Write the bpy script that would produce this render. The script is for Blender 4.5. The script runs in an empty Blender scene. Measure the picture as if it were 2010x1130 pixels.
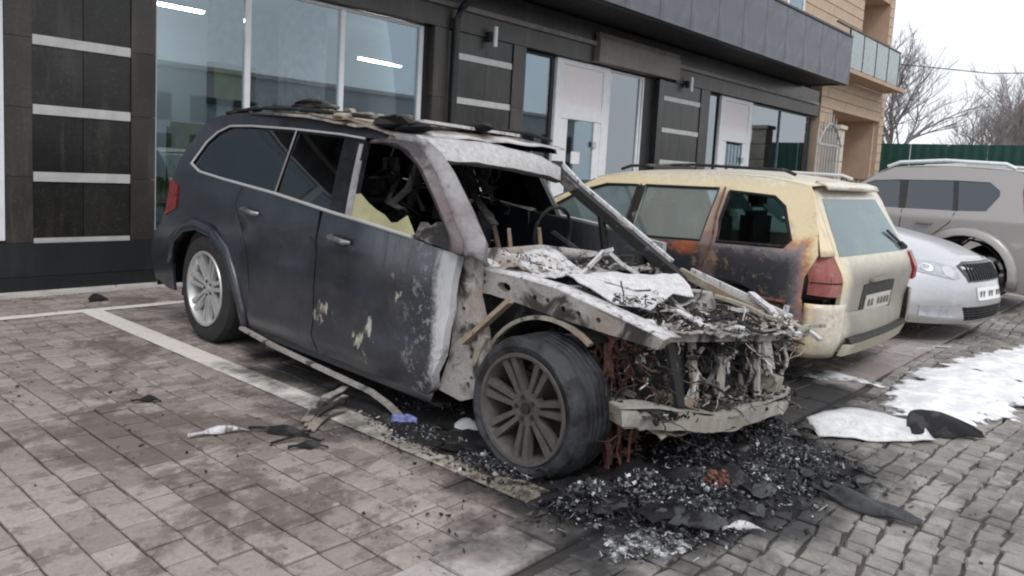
import bpy, bmesh, math, random
from mathutils import Vector, Matrix, noise
from mathutils.geometry import tessellate_polygon
R = math.radians
random.seed(7)
scene = bpy.context.scene
C = scene.collection

# ------------------------------------------------------------------ camera, world, sun, exposure
cam_d = bpy.data.cameras.new('camera'); cam = bpy.data.objects.new('camera', cam_d); C.objects.link(cam)
scene.camera = cam
cam_d.sensor_width = 36.0; cam_d.lens = 1508.06 / 2010 * 36; cam_d.clip_end = 600; cam_d.clip_start = .05
cam_d.shift_x = (1005 - 951.86) / 2010; cam_d.shift_y = -(565 - 486.37) / 2010
_r = Vector((.6800, -.7315, .0511)).normalized(); _f = Vector((.7321, .6740, -.1001))
_f = (_f - _r * _f.dot(_r)).normalized(); _d = _f.cross(_r)
CAM = Vector((0, 0, 1.3292))
cam.matrix_world = Matrix(((_r.x, -_d.x, -_f.x, 0), (_r.y, -_d.y, -_f.y, 0), (_r.z, -_d.z, -_f.z, CAM.z), (0, 0, 0, 1)))

w = bpy.data.worlds.new("World"); scene.world = w; w.use_nodes = True
nt = w.node_tree; nt.nodes.clear()
sky = nt.nodes.new('ShaderNodeTexSky'); sky.sky_type = 'NISHITA'; sky.sun_disc = False
sky.sun_elevation = R(48); sky.sun_rotation = R(215)
tc = nt.nodes.new('ShaderNodeTexCoord'); nz = nt.nodes.new('ShaderNodeTexNoise'); nz.inputs['Scale'].default_value = 2.2; nz.inputs['Detail'].default_value = 5
nt.links.new(tc.outputs['Generated'], nz.inputs['Vector'])
rp = nt.nodes.new('ShaderNodeValToRGB'); rp.color_ramp.elements[0].color = (8.3, 8.6, 9.1, 1); rp.color_ramp.elements[1].color = (11.2, 11.3, 11.5, 1)
rp.color_ramp.elements[0].position = .3; rp.color_ramp.elements[1].position = .65
nt.links.new(nz.outputs['Fac'], rp.inputs['Fac'])
mx = nt.nodes.new('ShaderNodeMixRGB'); mx.inputs['Fac'].default_value = .86
nt.links.new(sky.outputs['Color'], mx.inputs['Color1']); nt.links.new(rp.outputs['Color'], mx.inputs['Color2'])
bg = nt.nodes.new('ShaderNodeBackground'); bg.inputs['Strength'].default_value = .1
nt.links.new(mx.outputs['Color'], bg.inputs['Color'])
wo = nt.nodes.new('ShaderNodeOutputWorld'); nt.links.new(bg.outputs['Background'], wo.inputs['Surface'])

sl = bpy.data.lights.new('sun', 'SUN'); sl.energy = 1.0; sl.angle = R(18); sl.color = (1, .97, .93)
so = bpy.data.objects.new('sun', sl); C.objects.link(so)
so.rotation_euler = (R(42), 0, R(-35))
scene.view_settings.view_transform = 'Standard'; scene.view_settings.look = 'None'
scene.view_settings.exposure = 0.34; scene.view_settings.gamma = 1.0
scene.cycles.filter_width = 2.1

# ------------------------------------------------------------------ node helpers
class G:
    def __init__(s, name):
        s.m = bpy.data.materials.new(name); s.m.use_nodes = True; s.t = s.m.node_tree; s.t.nodes.clear()
        s.out = s.n('OutputMaterial')
    def n(s, ty, **k):
        nd = s.t.nodes.new('ShaderNode' + ty)
        for a, b in k.items(): setattr(nd, a, b)
        return nd
    def put(s, sock, v):
        if hasattr(v, 'links') or isinstance(v, bpy.types.NodeSocket): s.t.links.new(v, sock)
        elif isinstance(v, (tuple, list)):
            sock.default_value = tuple(v) + ((1,) if len(v) == 3 and len(sock.default_value) == 4 else ())
        else: sock.default_value = v
    def obj(s): return s.n('TexCoord').outputs['Object']
    def pos(s): return s.n('NewGeometry').outputs['Position']
    def sep(s, v):
        x = s.n('SeparateXYZ'); s.put(x.inputs[0], v); return x.outputs
    def noise(s, scale, detail=4, v=None, rough=.55, dist=0.0):
        x = s.n('TexNoise'); x.inputs['Scale'].default_value = scale; x.inputs['Detail'].default_value = detail
        x.inputs['Roughness'].default_value = rough; x.inputs['Distortion'].default_value = dist
        s.put(x.inputs['Vector'], v if v is not None else s.obj()); return x.outputs['Fac']
    def vor(s, scale, v=None, feature='F1', out='Distance'):
        x = s.n('TexVoronoi', feature=feature); x.inputs['Scale'].default_value = scale
        s.put(x.inputs['Vector'], v if v is not None else s.obj()); return x.outputs[out]
    def scl(s, v, sc):
        x = s.n('Mapping'); x.inputs['Scale'].default_value = sc; s.put(x.inputs['Vector'], v); return x.outputs[0]
    def math(s, op, a, b=0.0, c=0.0):
        x = s.n('Math', operation=op); s.put(x.inputs[0], a); s.put(x.inputs[1], b)
        if op in ('MULTIPLY_ADD',): s.put(x.inputs[2], c)
        return x.outputs[0]
    def ss(s, v, a, b):       # smooth step from a to b
        x = s.n('MapRange', interpolation_type='SMOOTHSTEP'); s.put(x.inputs['Value'], v)
        x.inputs['From Min'].default_value = a; x.inputs['From Max'].default_value = b
        return x.outputs[0]
    def mix(s, f, a, b, mode='MIX'):
        x = s.n('MixRGB', blend_type=mode); s.put(x.inputs[0], f); s.put(x.inputs[1], a); s.put(x.inputs[2], b); return x.outputs[0]
    def ramp(s, f, *st):
        x = s.n('ValToRGB'); e = x.color_ramp.elements
        while len(e) < len(st): e.new(.5)
        for i, (p, c) in enumerate(st): e[i].position = p; e[i].color = (c + (1,)) if isinstance(c, tuple) else (c, c, c, 1)
        s.put(x.inputs[0], f); return x.outputs[0]
    def bump(s, h, st=.3, d=.01):
        x = s.n('Bump'); x.inputs['Strength'].default_value = st; x.inputs['Distance'].default_value = d; s.put(x.inputs['Height'], h); return x.outputs[0]
    def pbr(s, col, rough=.6, metal=0.0, nrm=None, **k):
        b = s.n('BsdfPrincipled'); s.put(b.inputs['Base Color'], col); s.put(b.inputs['Roughness'], rough); s.put(b.inputs['Metallic'], metal)
        if nrm is not None: s.put(b.inputs['Normal'], nrm)
        for a, v in k.items(): s.put(b.inputs[a.replace('_', ' ')], v)
        s.t.links.new(b.outputs[0], s.out.inputs['Surface']); return s.m

def simple(name, col, rough=.6, metal=0.0, var=.25, sc=9, bump=0.0, **k):
    g = G(name); n = g.noise(sc, 5)
    c1 = tuple(c * (1 - var) for c in col); c2 = tuple(min(1, c * (1 + var)) for c in col)
    r = g.ss(g.noise(sc * 1.7, 3), .1, .9); rr = g.math('MULTIPLY_ADD', r, .2, rough - .1)
    return g.pbr(g.ramp(n, (.3, c1), (.7, c2)), rr, metal, g.bump(g.noise(sc * 4, 6), bump) if bump else None, **k)

def granite(name, base, spec, rough=.3, patch=.5):
    g = G(name); v = g.pos()
    n = g.noise(90, 3, v); n2 = g.noise(1.3, 4, v)
    sp = g.math('MULTIPLY', g.ss(g.noise(38, 5, v, .75), .50, .68), g.math('MULTIPLY_ADD', g.ss(n2, .35, .6), .6, .25))
    c = g.mix(sp, base, spec)
    c = g.mix(g.ss(n2, .4, .65), c, tuple(x * patch for x in base))
    oi = g.n('ObjectInfo').outputs['Random']
    c = g.mix(1, c, g.ramp(oi, (0, .7), (1, 1.25)), 'MULTIPLY'); stk = g.noise(6, 5, g.scl(v, (1, 1, .12)), .7); c = g.mix(g.math('MULTIPLY', g.ss(stk, .5, .7), .35), c, spec)
    return g.pbr(c, g.math('MULTIPLY_ADD', n, .25, rough))

def ash(name, light, dark, rust=(.16, .09, .05), rustamt=.35, sc=6, sootamt=.5, rough=.75, metal=.0, fine=.38):
    g = G(name); P = g.obj(); n1 = g.noise(sc, 8, dist=.6); n2 = g.noise(sc * .6, 5, dist=.3); n3 = g.noise(sc * 5, 6, rough=.7)
    c = g.ramp(n3, (.3, tuple(x * .60 for x in light)), (.7, light))
    c = g.mix(g.ss(n2, 1 - rustamt - .12, 1 - rustamt + .12), c, rust)
    st = g.noise(sc * 3.2, 7, g.scl(P, (1, 1, .35)), .75, 1.2); c = g.mix(g.math('MULTIPLY', g.ss(st, 1.0 - fine - .05, 1.0 - fine + .05), .85), c, dark)
    sp = g.noise(70, 4, P, .8); c = g.mix(g.math('MULTIPLY', g.ss(sp, .56, .66), .55), c, dark)
    c = g.mix(g.ss(n1, 1 - sootamt - .04, 1 - sootamt + .07), c, dark)
    return g.pbr(c, rough, metal, g.bump(g.math('ADD', n3, g.math('MULTIPLY', sp, .5)), .8, .006))

def glass(name, tint=(.5, .55, .55), rough=.03, f0=.06, dirt=0.0, dirtcol=(.3, .27, .2), opac=0.0):
    g = G(name); t = g.n('BsdfTransparent'); t.inputs[0].default_value = tint + (1,)
    gl = g.n('BsdfGlossy'); gl.inputs['Roughness'].default_value = rough; gl.inputs[0].default_value = (.86, .94, 1, 1)
    lw = g.n('LayerWeight'); lw.inputs['Blend'].default_value = .35
    fr = g.math('MULTIPLY_ADD', lw.outputs['Fresnel'], .8, f0)
    m1 = g.n('MixShader'); g.put(m1.inputs[0], fr); g.t.links.new(t.outputs[0], m1.inputs[1]); g.t.links.new(gl.outputs[0], m1.inputs[2])
    last = m1
    if dirt > 0 or opac > 0:
        d = g.n('BsdfDiffuse'); d.inputs[0].default_value = dirtcol + (1,)  # diffuse layer: dirt, and pale haze painted on the estate's panes
        m2 = g.n('MixShader'); nn = g.math('MULTIPLY_ADD', g.ss(g.noise(5, 6), .35, .75), dirt, opac); g.put(m2.inputs[0], nn)
        g.t.links.new(m1.outputs[0], m2.inputs[1]); g.t.links.new(d.outputs[0], m2.inputs[2]); last = m2
    g.t.links.new(last.outputs[0], g.out.inputs['Surface']); return g.m

def lampmat(name, col, st):
    g = G(name); e = g.n('Emission'); e.inputs[0].default_value = col + (1,); e.inputs[1].default_value = st
    g.t.links.new(e.outputs[0], g.out.inputs['Surface']); return g.m

# ------------------------------------------------------------------ mesh helpers
class MB:
    def __init__(s): s.v = []; s.f = []
    def add(s, vs, fs):
        o = len(s.v); s.v += [tuple(v) for v in vs]; s.f += [tuple(o + i for i in f) for f in fs]; return s
    def box(s, x0, x1, y0, y1, z0, z1):
        return s.add([(x, y, z) for z in (z0, z1) for y in (y0, y1) for x in (x0, x1)],
                     [(0, 2, 3, 1), (4, 5, 7, 6), (0, 1, 5, 4), (2, 6, 7, 3), (0, 4, 6, 2), (1, 3, 7, 5)])
    def hexa(s, p8): return s.add(p8, [(0, 3, 2, 1), (4, 5, 6, 7), (0, 1, 5, 4), (1, 2, 6, 5), (2, 3, 7, 6), (3, 0, 4, 7)])
    def tube(s, pts, r, n=8, cap=True):
        pts = [Vector(p) for p in pts]; rs = r if isinstance(r, (list, tuple)) else [r] * len(pts)
        o = len(s.v)
        for i, p in enumerate(pts):
            d = (pts[min(i + 1, len(pts) - 1)] - pts[max(i - 1, 0)]).normalized()
            a = Vector((0, 0, 1)) if abs(d.z) < .9 else Vector((1, 0, 0))
            u = d.cross(a).normalized(); v = d.cross(u)
            for k in range(n):
                t = 2 * math.pi * k / n; s.v.append(tuple(p + (u * math.cos(t) + v * math.sin(t)) * rs[i]))
        for i in range(len(pts) - 1):
            for k in range(n):
                a = o + i * n + k; b = o + i * n + (k + 1) % n; s.f.append((a, b, b + n, a + n))
        if cap:
            s.f.append(tuple(o + k for k in range(n))[::-1]); s.f.append(tuple(o + (len(pts) - 1) * n + k for k in range(n)))
        return s
    def bar(s, pts, wd, ht, up=(0, 0, 1)):
        pts = [Vector(p) for p in pts]; o = len(s.v); up = Vector(up)
        for i, p in enumerate(pts):
            d = (pts[min(i + 1, len(pts) - 1)] - pts[max(i - 1, 0)]).normalized()
            u = d.cross(up).normalized(); v = u.cross(d)
            for a, b in ((-1, -1), (1, -1), (1, 1), (-1, 1)): s.v.append(tuple(p + u * a * wd / 2 + v * b * ht / 2))
        for i in range(len(pts) - 1):
            for k in range(4):
                a = o + i * 4 + k; b = o + i * 4 + (k + 1) % 4; s.f.append((a, b, b + 4, a + 4))
        s.f.append((o + 3, o + 2, o + 1, o)); e = o + (len(pts) - 1) * 4; s.f.append((e, e + 1, e + 2, e + 3)); return s
    def lathe(s, prof, n=40, axis='y', c=(0, 0, 0), close=False):
        o = len(s.v); m = len(prof)
        for k in range(n):
            t = 2 * math.pi * k / n
            for (a, r) in prof: s.v.append((c[0] + r * math.cos(t), c[1] + a, c[2] + r * math.sin(t)))
        for k in range(n):
            for i in range(m if close else m - 1):
                j = (i + 1) % m; k2 = (k + 1) % n; s.f.append((o + k * m + i, o + k * m + j, o + k2 * m + j, o + k2 * m + i))
        return s
    def build(s, name, mat, parent=None, smooth=None, bevel=0.0):
        me = bpy.data.meshes.new(name); me.from_pydata(s.v, [], s.f); me.update()
        bm = bmesh.new(); bm.from_mesh(me); bmesh.ops.recalc_face_normals(bm, faces=bm.faces)
        if bevel: bmesh.ops.bevel(bm, geom=bm.edges[:], offset=bevel, segments=2, affect='EDGES', clamp_overlap=True)
        bm.to_mesh(me); bm.free()
        return link(name, me, mat, parent, smooth)

def link(name, me, mat, parent=None, smooth=None):
    if mat is not None and not me.materials: me.materials.append(mat)
    if smooth:
        for p in me.polygons: p.use_smooth = True
        me.set_sharp_from_angle(angle=R(smooth))
    o = bpy.data.objects.new(name, me); C.objects.link(o)
    if parent is not None: o.parent = parent
    return o

def tag(o, label=None, cat=None, group=None, kind=None):
    if label: o['label'] = label
    if cat: o['category'] = cat
    if group: o['group'] = group
    if kind: o['kind'] = kind
    return o
def thing(name, label, cat, loc=(0, 0, 0), rz=0.0, group=None):
    o = bpy.data.objects.new(name, None); C.objects.link(o); o.location = loc; o.rotation_euler = (0, 0, rz); o.empty_display_size = .2
    return tag(o, label, cat, group)

def panel(name, outline, fn, mat, parent=None, holes=(), thick=.012, step=.09, smooth=35, jag=0.0):
    """sheet cut to a 2-D outline, carried onto the curved surface fn(a, b, depth) and given a thickness"""
    loops = [[Vector((a, b, 0)) for a, b in outline]] + [[Vector((a, b, 0)) for a, b in h] for h in holes]
    bm = bmesh.new(); vs = [bm.verts.new(p) for L in loops for p in L]
    if len(loops) == 1: bm.faces.new(vs)
    else:
        for t in tessellate_polygon(loops):
            try: bm.faces.new([vs[i] for i in t])
            except ValueError: pass
    A = [p[0] for p in outline]; B = [p[1] for p in outline]
    for ax, lo, hi in ((0, min(A), max(A)), (1, min(B), max(B))):
        k = math.floor(lo / step) + 1
        while k * step < hi:
            co = [0, 0, 0]; co[ax] = k * step; no = [0, 0, 0]; no[ax] = 1
            bmesh.ops.bisect_plane(bm, geom=bm.verts[:] + bm.edges[:] + bm.faces[:], plane_co=co, plane_no=no); k += 1
    bmesh.ops.remove_doubles(bm, verts=bm.verts, dist=1e-5)
    bm.verts.ensure_lookup_table(); n = len(bm.verts)
    for i, v in enumerate(bm.verts): v.index = i
    P = [(v.co.x, v.co.y) for v in bm.verts]
    F = [[v.index for v in f.verts] for f in bm.faces]
    E = []
    for e in bm.edges:
        if len(e.link_faces) == 1:
            f = e.link_faces[0]; l = [l for l in f.loops if l.edge == e][0]; E.append((l.vert.index, l.link_loop_next.vert.index))
    bm.free()
    V = [tuple(fn(a, b, 0)) for a, b in P] + [tuple(fn(a, b, thick)) for a, b in P]
    FF = [tuple(f) for f in F] + [tuple(n + i for i in f[::-1]) for f in F] + [(b, a, a + n, b + n) for a, b in E]
    me = bpy.data.meshes.new(name); me.from_pydata(V, [], FF); me.update()
    bm = bmesh.new(); bm.from_mesh(me); bmesh.ops.recalc_face_normals(bm, faces=bm.faces); bm.to_mesh(me); bm.free()
    return link(name, me, mat, parent, smooth)

def sheet(name, rows, mat, parent=None, thick=.01, smooth=40):
    """surface through a grid of points (rows of equal length), thickened"""
    n = len(rows[0]); V = [Vector(p) for r in rows for p in r]
    F = [(i * n + j, i * n + j + 1, (i + 1) * n + j + 1, (i + 1) * n + j) for i in range(len(rows) - 1) for j in range(n - 1)]
    me = bpy.data.meshes.new(name); me.from_pydata(V, [], F); me.update()
    bm = bmesh.new(); bm.from_mesh(me); bmesh.ops.recalc_face_normals(bm, faces=bm.faces); bm.to_mesh(me); bm.free()
    o = link(name, me, mat, parent, smooth)
    md = o.modifiers.new('thickness', 'SOLIDIFY'); md.thickness = thick; md.offset = 0
    return o

def crumple(o, amp, sc, seed=0, zonly=False):
    for v in o.data.vertices:
        p = v.co * sc + Vector((seed * 7.1, seed * 3.3, 0)); d = noise.noise_vector(p) * amp
        if zonly: d.x = d.y = 0
        v.co += d
    return o

def lerp(a, b, t): return a + (b - a) * t
def interp(tab, x):
    if x <= tab[0][0]: return tab[0][1]
    for (a, u), (b, v) in zip(tab, tab[1:]):
        if x <= b: return lerp(u, v, (x - a) / (b - a))
    return tab[-1][1]

def px_of(p):
    v = Vector(p) - CAM; z = v.dot(_f)
    if z < .1: return None
    return (951.86 + 1508.06 * v.dot(_r) / z, 486.37 + 1508.06 * v.dot(_d) / z, z)

# ------------------------------------------------------------------ the ground
def soot_mask(g):
    """burnt, oily ground round the wreck: a stain that belongs to the paving"""
    p = g.sep(g.pos()); n = g.noise(2.6, 6, g.pos(), .65); n = g.math('MULTIPLY_ADD', n, 1.5, -.75)
    def ell(cx, cy, rx, ry):
        a = g.math('POWER', g.math('ABSOLUTE', g.math('DIVIDE', g.math('SUBTRACT', p[0], cx), rx)), 2.0)
        b = g.math('POWER', g.math('ABSOLUTE', g.math('DIVIDE', g.math('SUBTRACT', p[1], cy), ry)), 2.0)
        return g.math('SQRT', g.math('ADD', a, b))
    d = g.math('MINIMUM', ell(3.28, 1.70, 1.28, .78), ell(3.6, 3.25, 1.28, 1.85))
    d = g.math('MINIMUM', d, ell(4.6, 2.0, 1.1, .75))
    return g.ss(g.math('ADD', d, n), 1.25, .75)

def stone_mat(name, c1, c2, src, dirt, patch, big=0.9):
    g = G(name); P = g.pos()
    a = g.n('Attribute', attribute_type=src, attribute_name='tint').outputs['Fac']
    c = g.mix(a, c1, c2)
    n = g.noise(40, 6, P, .7); c = g.mix(1, c, g.ramp(n, (.25, .78), (.75, 1.16)), 'MULTIPLY')
    sp = g.ss(g.noise(150, 2, P), .62, .72); c = g.mix(g.math('MULTIPLY', sp, .35), c, (.11, .09, .085))
    n2 = g.noise(big, 7, P, .68, .5); c = g.mix(g.math('MULTIPLY', g.ss(n2, .51, .58), patch * .85), c, dirt)
    n3 = g.noise(7, 6, P, .7); c = g.mix(g.math('MULTIPLY', g.ss(n3, .53, .60), .6 * patch), c, dirt); n4 = g.noise(3.0, 6, g.scl(P, (.45, 1.6, 1)), .7); c = g.mix(g.math('MULTIPLY', g.ss(n4, .55, .60), .55 * patch), c, dirt); n5 = g.noise(55, 4, P, .8); c = g.mix(g.math('MULTIPLY', g.ss(n5, .60, .68), .4), c, dirt)
    s = soot_mask(g); c = g.mix(g.math('MULTIPLY', s, .94), c, (.018, .018, .02))
    rough = g.math('MULTIPLY_ADD', s, -.25, .78)
    return g.pbr(c, rough, 0, g.bump(n, .35, .004))

PAV = dict(c1=(.255, .218, .20), c2=(.365, .322, .30), dirt=(.088, .070, .062), patch=.8)
COB = dict(c1=(.21, .195, .18), c2=(.33, .31, .29), dirt=(.09, .08, .072), patch=.6)
m_pav_o = stone_mat('paver_single', src='OBJECT', **PAV); m_pav_g = stone_mat('paver_joined', src='GEOMETRY', **PAV)
m_cob_o = stone_mat('sett_single', src='OBJECT', big=1.4, **COB); m_cob_g = stone_mat('sett_joined', src='GEOMETRY', big=1.4, **COB)
m_slab = stone_mat('slab', (.34, .31, .30), (.41, .38, .365), 'OBJECT', (.2, .16, .145), .6)
m_joint = stone_mat('joint', (.07, .058, .052), (.09, .075, .068), 'OBJECT', (.05, .04, .04), .6)
g = G('earth'); n = g.noise(.3, 6, g.pos()); m_earth = g.pbr(g.ramp(n, (.3, (.18, .165, .155)), (.7, (.27, .25, .235))), .85)

gr = MB().box(-180, 220, -180, 220, -.3, -.034).build('ground', m_earth); tag(gr, kind='structure')
pav = MB().box(-3, 22, 1.80, 7.55, -.033, -.015).build('pavement', m_joint); tag(pav, kind='structure')
road = MB().box(-3, 22, -3.5, 1.545, -.033, -.017).build('road', m_joint); tag(road, kind='structure')
strip = MB().box(-3, 22, 1.545, 1.80, -.033, -.009).build('kerb_strip', m_joint); tag(strip, kind='structure')

def block(bm_v, bm_f, quad, zt, tilt=(0, 0), bev=.007, h=.03):
    """one stone: four corner points, chamfered top"""
    cx = sum(p[0] for p in quad) / 4; cy = sum(p[1] for p in quad) / 4
    o = len(bm_v)
    zz = lambda x, y: zt + (x - cx) * tilt[0] + (y - cy) * tilt[1]
    for p in quad: bm_v.append((p[0], p[1], zt - h))
    for p in quad: bm_v.append((p[0], p[1], zz(p[0], p[1]) - bev))
    for p in quad:
        dx, dy = cx - p[0], cy - p[1]; L = math.hypot(dx, dy); x = p[0] + dx / L * bev * 1.6; y = p[1] + dy / L * bev * 1.6
        bm_v.append((x, y, zz(x, y)))
    for k in range(4):
        a, b = k, (k + 1) % 4
        bm_f.append((o + a, o + b, o + 4 + b, o + 4 + a)); bm_f.append((o + 4 + a, o + 4 + b, o + 8 + b, o + 8 + a))
    bm_f.append((o + 8, o + 9, o + 10, o + 11)); return 9

def lay(cells, name, stuffname, parent, m_o, m_g, limit=296, variants=14):
    """cells: (quad, z, tilt, tint). The nearest in view become single parts, the rest one joined part"""
    sc = []
    for i, (q, z, tl, ti) in enumerate(cells):
        c = (sum(p[0] for p in q) / 4, sum(p[1] for p in q) / 4, z); px = px_of(c)
        if px and -20 < px[0] < 2030 and 400 < px[1] < 1150: sc.append((px[2], i))
    sc.sort(); single = {i for _, i in sc[:limit]}
    V, F, T = [], [], []; vm = {}
    for i, (q, z, tl, ti) in enumerate(cells):
        cx = sum(p[0] for p in q) / 4; cy = sum(p[1] for p in q) / 4
        if i in single:
            L = round((q[1][1] - q[0][1] if name == 'paver' else 0), 3); key = (L, len(vm) if len(vm) < variants * 3 and random.random() < .3 else None)
            k0 = [k for k in vm if k[0] == L]
            if name == 'paver' and key[1] is None and k0: me = vm[random.choice(k0)]
            else:
                v, f = [], []; block(v, f, [(p[0] - cx, p[1] - cy) for p in q], 0, tl)
                me = bpy.data.meshes.new(name); me.from_pydata(v, [], f); me.materials.append(m_o); vm[(L, len(vm))] = me
            o = bpy.data.objects.new(name, me); C.objects.link(o); o.parent = parent; o.location = (cx, cy, z); o['tint'] = ti
        else:
            k = block(V, F, q, z, tl); T += [ti] * 12
    me = bpy.data.meshes.new(stuffname); me.from_pydata(V, [], F); me.materials.append(m_g)
    at = me.attributes.new('tint', 'FLOAT', 'POINT'); at.data.foreach_set('value', T)
    o = bpy.data.objects.new(stuffname, me); C.objects.link(o); o.parent = parent; o['kind'] = 'stuff'

cells = []; U0 = -2.2; pitch = .1425; k = 0
while U0 + k * pitch < 14.5:
    u = U0 + k * pitch; v = 1.803 - random.random() * .0
    while v < 7.53:
        L = random.choice((.105, .142, .142, .142, .21))
        if v + L > 7.53: L = max(.05, 7.545 - v)
        j = .003; gp = .0038
        cells.append(([(u + gp, v + gp), (u + gp, v + L - gp), (u + pitch - gp, v + L - gp), (u + pitch - gp, v + gp)][::-1],
                      random.gauss(0, .0022), (random.gauss(0, .012), random.gauss(0, .014)), min(1, max(0, random.gauss(.5, .3)))))
        v += L
    k += 1
for c_ in cells: c_[0].reverse()
lay(cells, 'paver', 'distant_pavers', pav, m_pav_o, m_pav_g)

cells = []; v = 1.535; row = 0
while v > -3.3:
    h = random.uniform(.085, .105); u = -2.2 + random.random() * .1
    while u < 14:
        wd = random.uniform(.085, .125); wv = lambda x, vv=v: .035 * math.sin(x * 1.9 + vv * .5) + .008 * math.sin(x * 4.1 + .6 * vv)
        J = lambda: random.gauss(0, .0065); e = .0042
        lim = 1.54
        q = [(u + e + J(), min(lim, v - h + e + wv(u) + J())), (u + wd - e + J(), min(lim, v - h + e + wv(u + wd) + J())), (u + wd - e + J(), min(lim, v - e + wv(u + wd) + J())), (u + e + J(), min(lim, v - e + wv(u) + J()))]
        if q[2][1] - q[1][1] > .03: cells.append((q, -.002 + random.gauss(0, .003), (random.gauss(0, .02), random.gauss(0, .02)), min(1, max(0, random.gauss(.5, .3)))))
        u += wd
    v -= h; row += 1
lay(cells, 'sett', 'distant_setts', road, m_cob_o, m_cob_g)

me_s = None
for i in range(42):
    u = -2.2 + i * .395
    o = MB().box(.004, .391, 1.549, 1.797, -.03, .004).build('slab', m_slab, strip, bevel=.004) if me_s is None else link('slab', me_s, None, strip)
    me_s = o.data; o.location = (u, 0, random.gauss(0, .0015)); o['tint'] = random.random()
# kerb in front of the facade
m_kerb = simple('kerb_stone', (.50, .48, .45), .8, var=.2, sc=5, bump=.2)
kerb = MB().box(-3, 23, 7.55, 7.56, -.03, .03).build('kerb', m_kerb); tag(kerb, kind='structure'); me_s = None
for i in range(26):
    o = MB().box(.003, .997, 7.561, 7.64, -.03, .045).build('kerb_stone', m_kerb, kerb, bevel=.006) if me_s is None else link('kerb_stone', me_s, None, kerb)
    me_s = o.data; o.location = (-3 + i, 0, random.gauss(0, .002))

# worn white paint of the parking bays, lying over the pavers
g = G('line_paint'); P = g.pos(); n = g.noise(26, 6, P, .7); wr = g.ss(g.noise(9, 6, P, .7), .56, .66)
c = g.ramp(n, (.2, (.62, .57, .53)), (.7, (.80, .76, .72))); c = g.mix(g.math('MULTIPLY', wr, .35), c, (.38, .33, .30))
s_ = soot_mask(g); c = g.mix(g.math('MULTIPLY', s_, .93), c, (.03, .028, .026))
yl_ = g.ss(g.sep(P)[1], 3.4, 2.4); c = g.mix(g.math('MULTIPLY', yl_, .55), c, (.34, .30, .245))
b = g.n('BsdfPrincipled'); g.put(b.inputs['Base Color'], c); b.inputs['Roughness'].default_value = .7
tr = g.n('BsdfTransparent'); m2 = g.n('MixShader'); g.put(m2.inputs[0], g.math('MULTIPLY', g.ss(g.math('ADD', g.noise(14, 7, P, .8), g.math('MULTIPLY', g.ss(g.sep(P)[1], 3.6, 2.0), .17)), .64, .72), .85))
g.t.links.new(b.outputs[0], m2.inputs[1]); g.t.links.new(tr.outputs[0], m2.inputs[2]); g.t.links.new(m2.outputs[0], g.out.inputs['Surface']); m_line = g.m
ln = MB()
def linequad(x0, x1, y0, y1, n):
    for i in range(n):
        if abs(x1 - x0) < abs(y1 - y0): a, b_ = lerp(y0, y1, i / n), lerp(y0, y1, (i + .97) / n); ln.box(x0, x1, a, b_, .0045, .0075)
        else: a, b_ = lerp(x0, x1, i / n), lerp(x0, x1, (i + .97) / n); ln.box(a, b_, y0, y1, .0045, .0075)
linequad(2.345, 2.51, 1.86, 6.6, 33)
linequad(-2, 13, 6.601, 6.71, 104)
for uu in (4.75, 7.1, 9.6, 12.2): linequad(uu - .06, uu + .06, 1.86, 6.6, 33)
o = ln.build('bay_line', m_line); tag(o, kind='structure')

# ------------------------------------------------------------------ the dark granite shopfront
m_gr1 = granite('granite_dark', (.020, .0195, .018), (.085, .08, .073), .2)
m_gr2 = granite('granite_brown', (.042, .038, .033), (.115, .104, .088), .25, .7)
m_gr3 = granite('granite_base', (.017, .020, .021), (.035, .040, .041), .22, .8)
m_gr4 = granite('granite_band', (.17, .155, .145), (.30, .28, .26), .4, .8)
m_alu = simple('band_metal', (.50, .50, .49), .45, .25, var=.12)
m_white = simple('white_frame', (.74, .76, .78), .4, var=.06)
m_dark = simple('dark_metal', (.018, .019, .022), .5)
m_fascia = simple('fascia_panel', (.10, .106, .125), .42, .35, var=.2, sc=2.5)
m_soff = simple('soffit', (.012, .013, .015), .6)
m_beige = simple('beige_stone', (.50, .385, .285), .85, var=.13, sc=3, bump=.2)
m_beige2 = simple('beige_render', (.46, .33, .24), .85, var=.12, sc=2)
m_room = simple('room_wall', (.62, .64, .65), .8, var=.05, sc=2)
m_winglass = glass('window_glass', (.72, .79, .81), .012, .085)
m_darkglass = glass('dark_window_glass', (.10, .16, .19), .02, .20)
bld = thing('office_building', 'dark granite clad ground floor with pale metal bands, shop windows and deep grey fascia above', 'building', (4, 7.7, 0))
def B(name, mat, x0, x1, y0, y1, z0, z1, par=bld, bev=0.0, label=None):
    cx, cy, cz = (x0 + x1) / 2, (y0 + y1) / 2, (z0 + z1) / 2
    o = MB().box(x0 - cx, x1 - cx, y0 - cy, y1 - cy, z0 - cz, z1 - cz).build(name, mat, None, bevel=bev)
    base = Vector((0, 0, 0)); p = par
    while p is not None: base += p.location; p = p.parent
    if par is not None: o.parent = par
    o.location = Vector((cx, cy, cz)) - base
    if label: o['label'] = label
    return o
F = 7.66
SZ = [.47, 1.07, 1.67, 2.28, 2.88]
B('plinth_slab', m_gr3, -3, 21.2, F - .03, F + .3, .17, .47); B('plinth_slab', m_gr3, -3, 21.2, F - .06, F + .3, 0, .167)
B('wall', m_dark, -3, 21.2, F + .28, F + .34, 3.2, 4.3); B('lintel', m_gr2, -3, 10.75, F, F + .25, 3.215, 3.49); B('lintel', m_gr2, 13.55, 21.2, F, F + .25, 3.215, 3.49)
B('cornice', m_gr4, -3, 10.78, F - .05, F + .2, 3.493, 3.56); B('cornice', m_gr4, 13.53, 21.0, F - .05, F + .2, 3.493, 3.56)
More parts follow.
